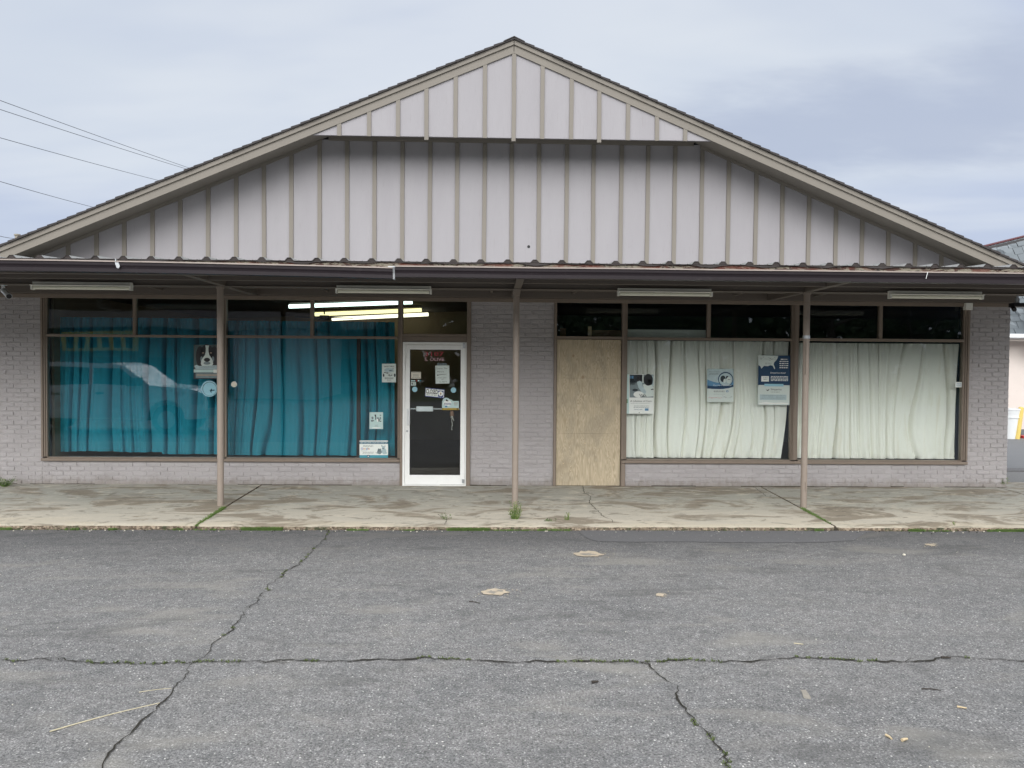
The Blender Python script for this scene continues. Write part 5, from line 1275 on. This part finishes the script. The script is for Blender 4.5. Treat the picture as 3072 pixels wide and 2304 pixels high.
MB().tube([(cxb, 9.2, q2.z - .25), (cxb, 9.2, q2.z - .235)], .272, 24).tube([(cxb, 9.2, q2.z - .04), (cxb, 9.2, q2.z)], .285, 24).build('drum_rim', 'white_metal', Bn)
MB().tube([(cxb, 9.2, q2.z - .14), (cxb, 9.2, q2.z - .035)], .262, 24, .275).build('drum_neck', 'white_metal', Bn)
a = at(3051, 1321, 9.0); c = at(3064, 1223, 9.0)
Bp = empty('bollard', (a.x, 9.0, GZ + .03)); tag(Bp, 'leaning rusty yellow post in front of the stucco wall', 'bollard')
MB().tube([(a.x, 9.0, GZ + .03), (c.x, 9.0, c.z)], .065, 16).build('post_shaft', 'yellow', Bp)
MB().tube([(c.x - .001, 9.0, c.z), (c.x + .002, 9.0, c.z + .02)], .066, 16, .03).build('post_cap', 'yellow', Bp)
a = at(3066, 1318, 9.3); o = MB().bevbox(a.x - .04, a.x + .7, 9.2, 9.5, GZ + .03, GZ + .10, .01).build('red_crate', 'red', None); tag(o, 'low red plastic tray on the ground by the yellow post', 'tray')

# ------------------------------------------------------------------ across the lot (seen reflected in the glass)
T = empty('pickup_truck', (-10.6, -10.4, GZ)); tag(T, 'white pickup truck parked across the lot, reflected in the left window', 'pickup truck')
xn = at(608, 1200, 9.4).x; y0, y1 = -11.3, -9.4; g0 = GZ
def arch(cx, r=.50, n=12): return [(cx + r * math.cos(math.pi * i / n), g0 + .42 + r * math.sin(math.pi * i / n)) for i in range(n + 1)]
pr = [(xn, g0 + .55), (xn + .02, g0 + .85), (xn - .05, g0 + 1.12), (xn - .35, g0 + 1.22), (xn - 1.35, g0 + 1.30), (xn - 1.55, g0 + 1.30), (xn - 5.9, g0 + 1.30), (xn - 5.95, g0 + .5)]
low = [(xn - 5.3, g0 + .42)] + arch(xn - 4.75)[::-1][0:0]
body = pr + [(xn - 5.27, g0 + .42)] + [(xn - 4.75 - .5 * math.cos(math.pi * i / 12), g0 + .42 + .5 * math.sin(math.pi * i / 12)) for i in range(13)] + [(xn - 1.55, g0 + .38)] + [(xn - 1.0 - .5 * math.cos(math.pi * i / 12), g0 + .42 + .5 * math.sin(math.pi * i / 12)) for i in range(13)] + [(xn - .45, g0 + .40), (xn - .1, g0 + .42)]
MB().prism(body, 'y', y0, y1).build('body', 'white_paint', T)
cab = [(xn - 1.45, g0 + 1.29), (xn - 2.15, g0 + 1.86), (xn - 2.5, g0 + 1.93), (xn - 4.3, g0 + 1.93), (xn - 4.45, g0 + 1.85), (xn - 4.5, g0 + 1.29)]
MB().prism(cab, 'y', y0 + .06, y1 - .06).build('cab', 'white_paint', T)
MB().prism([(xn - 1.72, g0 + 1.32), (xn - 2.22, g0 + 1.78), (xn - 2.95, g0 + 1.80), (xn - 2.95, g0 + 1.32)], 'y', y1 - .062, y1 - .05).build('side_window', 'car_glass', T)
MB().prism([(xn - 3.07, g0 + 1.32), (xn - 3.07, g0 + 1.80), (xn - 4.2, g0 + 1.80), (xn - 4.25, g0 + 1.32)], 'y', y1 - .062, y1 - .05).build('side_window', 'car_glass', T)
for xx in (xn - 1.62, xn - 3.0, xn - 4.28): MB().box(xx - .006, xx + .006, y1 - .002, y1 + .002, g0 + .5, g0 + 1.29).build('door_seam', 'black', T)
for xx in (xn - 2.75, xn - 3.95): MB().box(xx - .1, xx + .1, y1, y1 + .03, g0 + 1.08, g0 + 1.12).build('door_handle', 'black', T)
MB().bevbox(xn - 1.95, xn - 1.6, y1 - .0, y1 + .22, g0 + 1.30, g0 + 1.52, .02).build('side_mirror', 'black', T)
for cx in (xn - 1.0, xn - 4.75):
    w_ = MB().tube([(cx, y1 - .28, g0 + .39), (cx, y1 - .02, g0 + .39)], .39, 28).build('wheel', 'rubber', T); MB().tube([(cx, y1 - .03, g0 + .39), (cx, y1 - .005, g0 + .39)], .24, 20).build('rim', 'steel', w_)
    MB().tube([(cx, y0 + .02, g0 + .39), (cx, y0 + .28, g0 + .39)], .39, 28).build('wheel', 'rubber', T)
MB().box(xn - .33, xn + .01, y1 - .04, y1 + .004, g0 + .80, g0 + 1.10).build('headlight', 'steel', T); MB().bevbox(xn - .1, xn + .08, y0, y1 + .01, g0 + .50, g0 + .66, .02).build('bumper', 'steel', T)
MB().box(xn - .0, xn + .03, y0 + .3, y1 - .3, g0 + .68, g0 + 1.08).build('grille', 'black', T)

def building_far(name, label, x0, x1, y0, y1, h, wallm, roofh, extra=None):
    b_ = empty(name, ((x0 + x1) / 2, y1, GZ)); tag(b_, label, 'building')
    MB().box(x0, x1, y0, y1, GZ, h).build('wall', wallm, b_)
    ym = (y0 + y1) / 2
    MB().prism([(y0 - .4, h + .002), (y1 + .4, h + .002), (ym, h + roofh)], 'x', x0 - .3, x1 + .3).build('roof', 'shingle', b_)
    if extra: extra(b_)
    return b_
def ex1(b_):
    a = at(190, 1040, 39).x; c = at(420, 1040, 39).x
    s_ = MB().box(a, c, -38.9, -38.7, 2.6, 3.75).build('shop_sign', 'sign_yellow', b_)
    n = 6
    for i in range(n):
        xx = a + (c - a) * (i + .7) / (n + .4); MB().box(xx - .22, xx + .22, -38.69, -38.66, 2.8, 3.5).build('sign_mark', 'black', s_)
    for i in range(6): MB().box(-26 + i * 3.2, -24 + i * 3.2, -38.99, -38.95, .6, 2.2).build('window', 'car_glass', b_)
building_far('roadside_shop', 'low dark shop with a yellow sign across the road behind the camera', -34, -8, -50, -39, 4.0, 'ceil', 1.6, ex1)
def ex2(b_):
    for xx in (-6.6, -4.4, -2.6): MB().box(xx - .3, xx + .3, -29.99, -29.95, 2.6, 2.95).build('window', 'car_glass', b_)
xa, xb = at(700, 1000, 30).x, at(935, 1000, 30).x
building_far('metal_shed', 'pale grey metal shed across the road behind the camera', xa, xb, -38, -30, 3.6, 'barn', 1.2, ex2)
tag(MB().add([(-120, -29, GZ + .004), (120, -29, GZ + .004), (120, -21, GZ + .004), (-120, -21, GZ + .004)], [(0, 1, 2, 3)]).build('road', 'road', None), kind='structure')
tag(MB().box(-160, 160, -75, -29.2, GZ - .02, GZ + .012).build('dimming_verge', 'leaf_d', None), kind='structure')  # dark ground widened behind the camera so the glass reflects less brightness
# leafy screen added to keep bright sky out of the glass, then roadside trees
wd = MB(); random.seed(5)
for i in range(24000):
    x = ru(-130, 130); top = 12.0 + 2.0 * noise.noise((x * .07, 0, 0)) + 1.0 * noise.noise((x * .35, 5, 0)) + random.gauss(0, .35)
    z = GZ + top * rnd() ** .85; p_ = Vector((x, -62 + ru(-3, 3), z)); r_ = ru(.4, .8)
    d = Vector((ru(-1, 1), ru(-.4, .4), ru(-1, 1))).normalized() * r_; s_ = d.cross(Vector((0, 1, 0))).normalized() * r_ * ru(.5, .9) + Vector((0, ru(-.3, .3), 0))
    wd.add([p_ - d, p_ + s_, p_ + d, p_ - s_], [(0, 1, 2, 3)])
tag(wd.build('sky_screen_wood', 'leaf_d', None), kind='stuff')
random.seed(9)
def tree_mesh(seed, h, spread):
    random.seed(seed); tr = MB(); cr = MB()
    tr.tube([(0, 0, 0), (.1, 0, h * .25), (-.05, .1, h * .5), (0, 0, h * .85)], h * .028, 8, h * .006)
    ends = []
    for i in range(16):
        z = h * ru(.25, .8); a = ru(0, 6.28); L = spread * ru(.5, 1) * (1.15 - z / h * .6); m_ = Vector((L * .5 * math.cos(a), L * .5 * math.sin(a), z + L * .25)); e = Vector((L * math.cos(a), L * math.sin(a), z + L * ru(.3, .7)))
        tr.tube([(0, 0, z), m_, e], h * .010, 5, h * .003); ends += [m_, e, (m_ + e) / 2]
    ends.append(Vector((0, 0, h * .9)))
    for e in ends:
        for k in range(46):
            p_ = e + Vector((random.gauss(0, .16), random.gauss(0, .16), random.gauss(0, .14))) * spread
            d = Vector((ru(-1, 1), ru(-1, 1), ru(-1, 1))).normalized() * ru(.1, .26); s_ = d.cross(Vector((ru(-1, 1), ru(-1, 1), ru(-1, 1)))).normalized() * ru(.06, .14)
            cr.add([p_ - d, p_ + s_, p_ + d, p_ - s_], [(0, 1, 2, 3)])
    return tr, cr
protos = []
labs = ['tall dark evergreen tree beyond the shop with the yellow sign', 'broad dark tree beyond the pale metal shed', 'dark tree across the road straight behind the camera', 'rounded dark tree across the road right of the camera', 'tree with thin crown at the right across the road', 'dark roadside tree opposite the boarded doorway', 'dark roadside tree opposite the white curtains', 'far right dark tree across the road', 'dark tree behind the left end of the roadside shop', 'tree between the roadside shop and the metal shed', 'large dark tree behind the right end of the metal shed', 'dark tree at the far left across the road', 'second dark tree from the far right across the road', 'tall dark tree furthest to the right']
spots = [(-22, -56), (-4, -44), (3, -41), (10, -39), (16, -42), (22, -38), (29, -41), (37, -40), (-33, -55), (-10, -52), (1, -47), (-46, -50), (45, -43), (54, -40)]
for i, (tx, ty) in enumerate(spots):
    root = empty('tree', (tx, ty, GZ)); tag(root, labs[i], 'tree', 'trees across the road')
    if i < 3:
        tr, cr = tree_mesh(60 + i, 11 + 2 * i, 4.2 + .3 * i)
        for nm, mm, mt in (('trunk', tr, 'trunk'), ('crown', cr, 'leaf_d')):
            mm.v = [(a + tx, b_ + ty, c + GZ) for a, b_, c in mm.v]; protos.append(mm.build(nm, mt, root))
    else:
        for o in protos[(i % 3) * 2:(i % 3) * 2 + 2]:
            c = o.copy(); COL.objects.link(c); c.parent = root
        root.scale = (1, 1, 1); root.rotation_euler = (0, 0, i * 1.3)
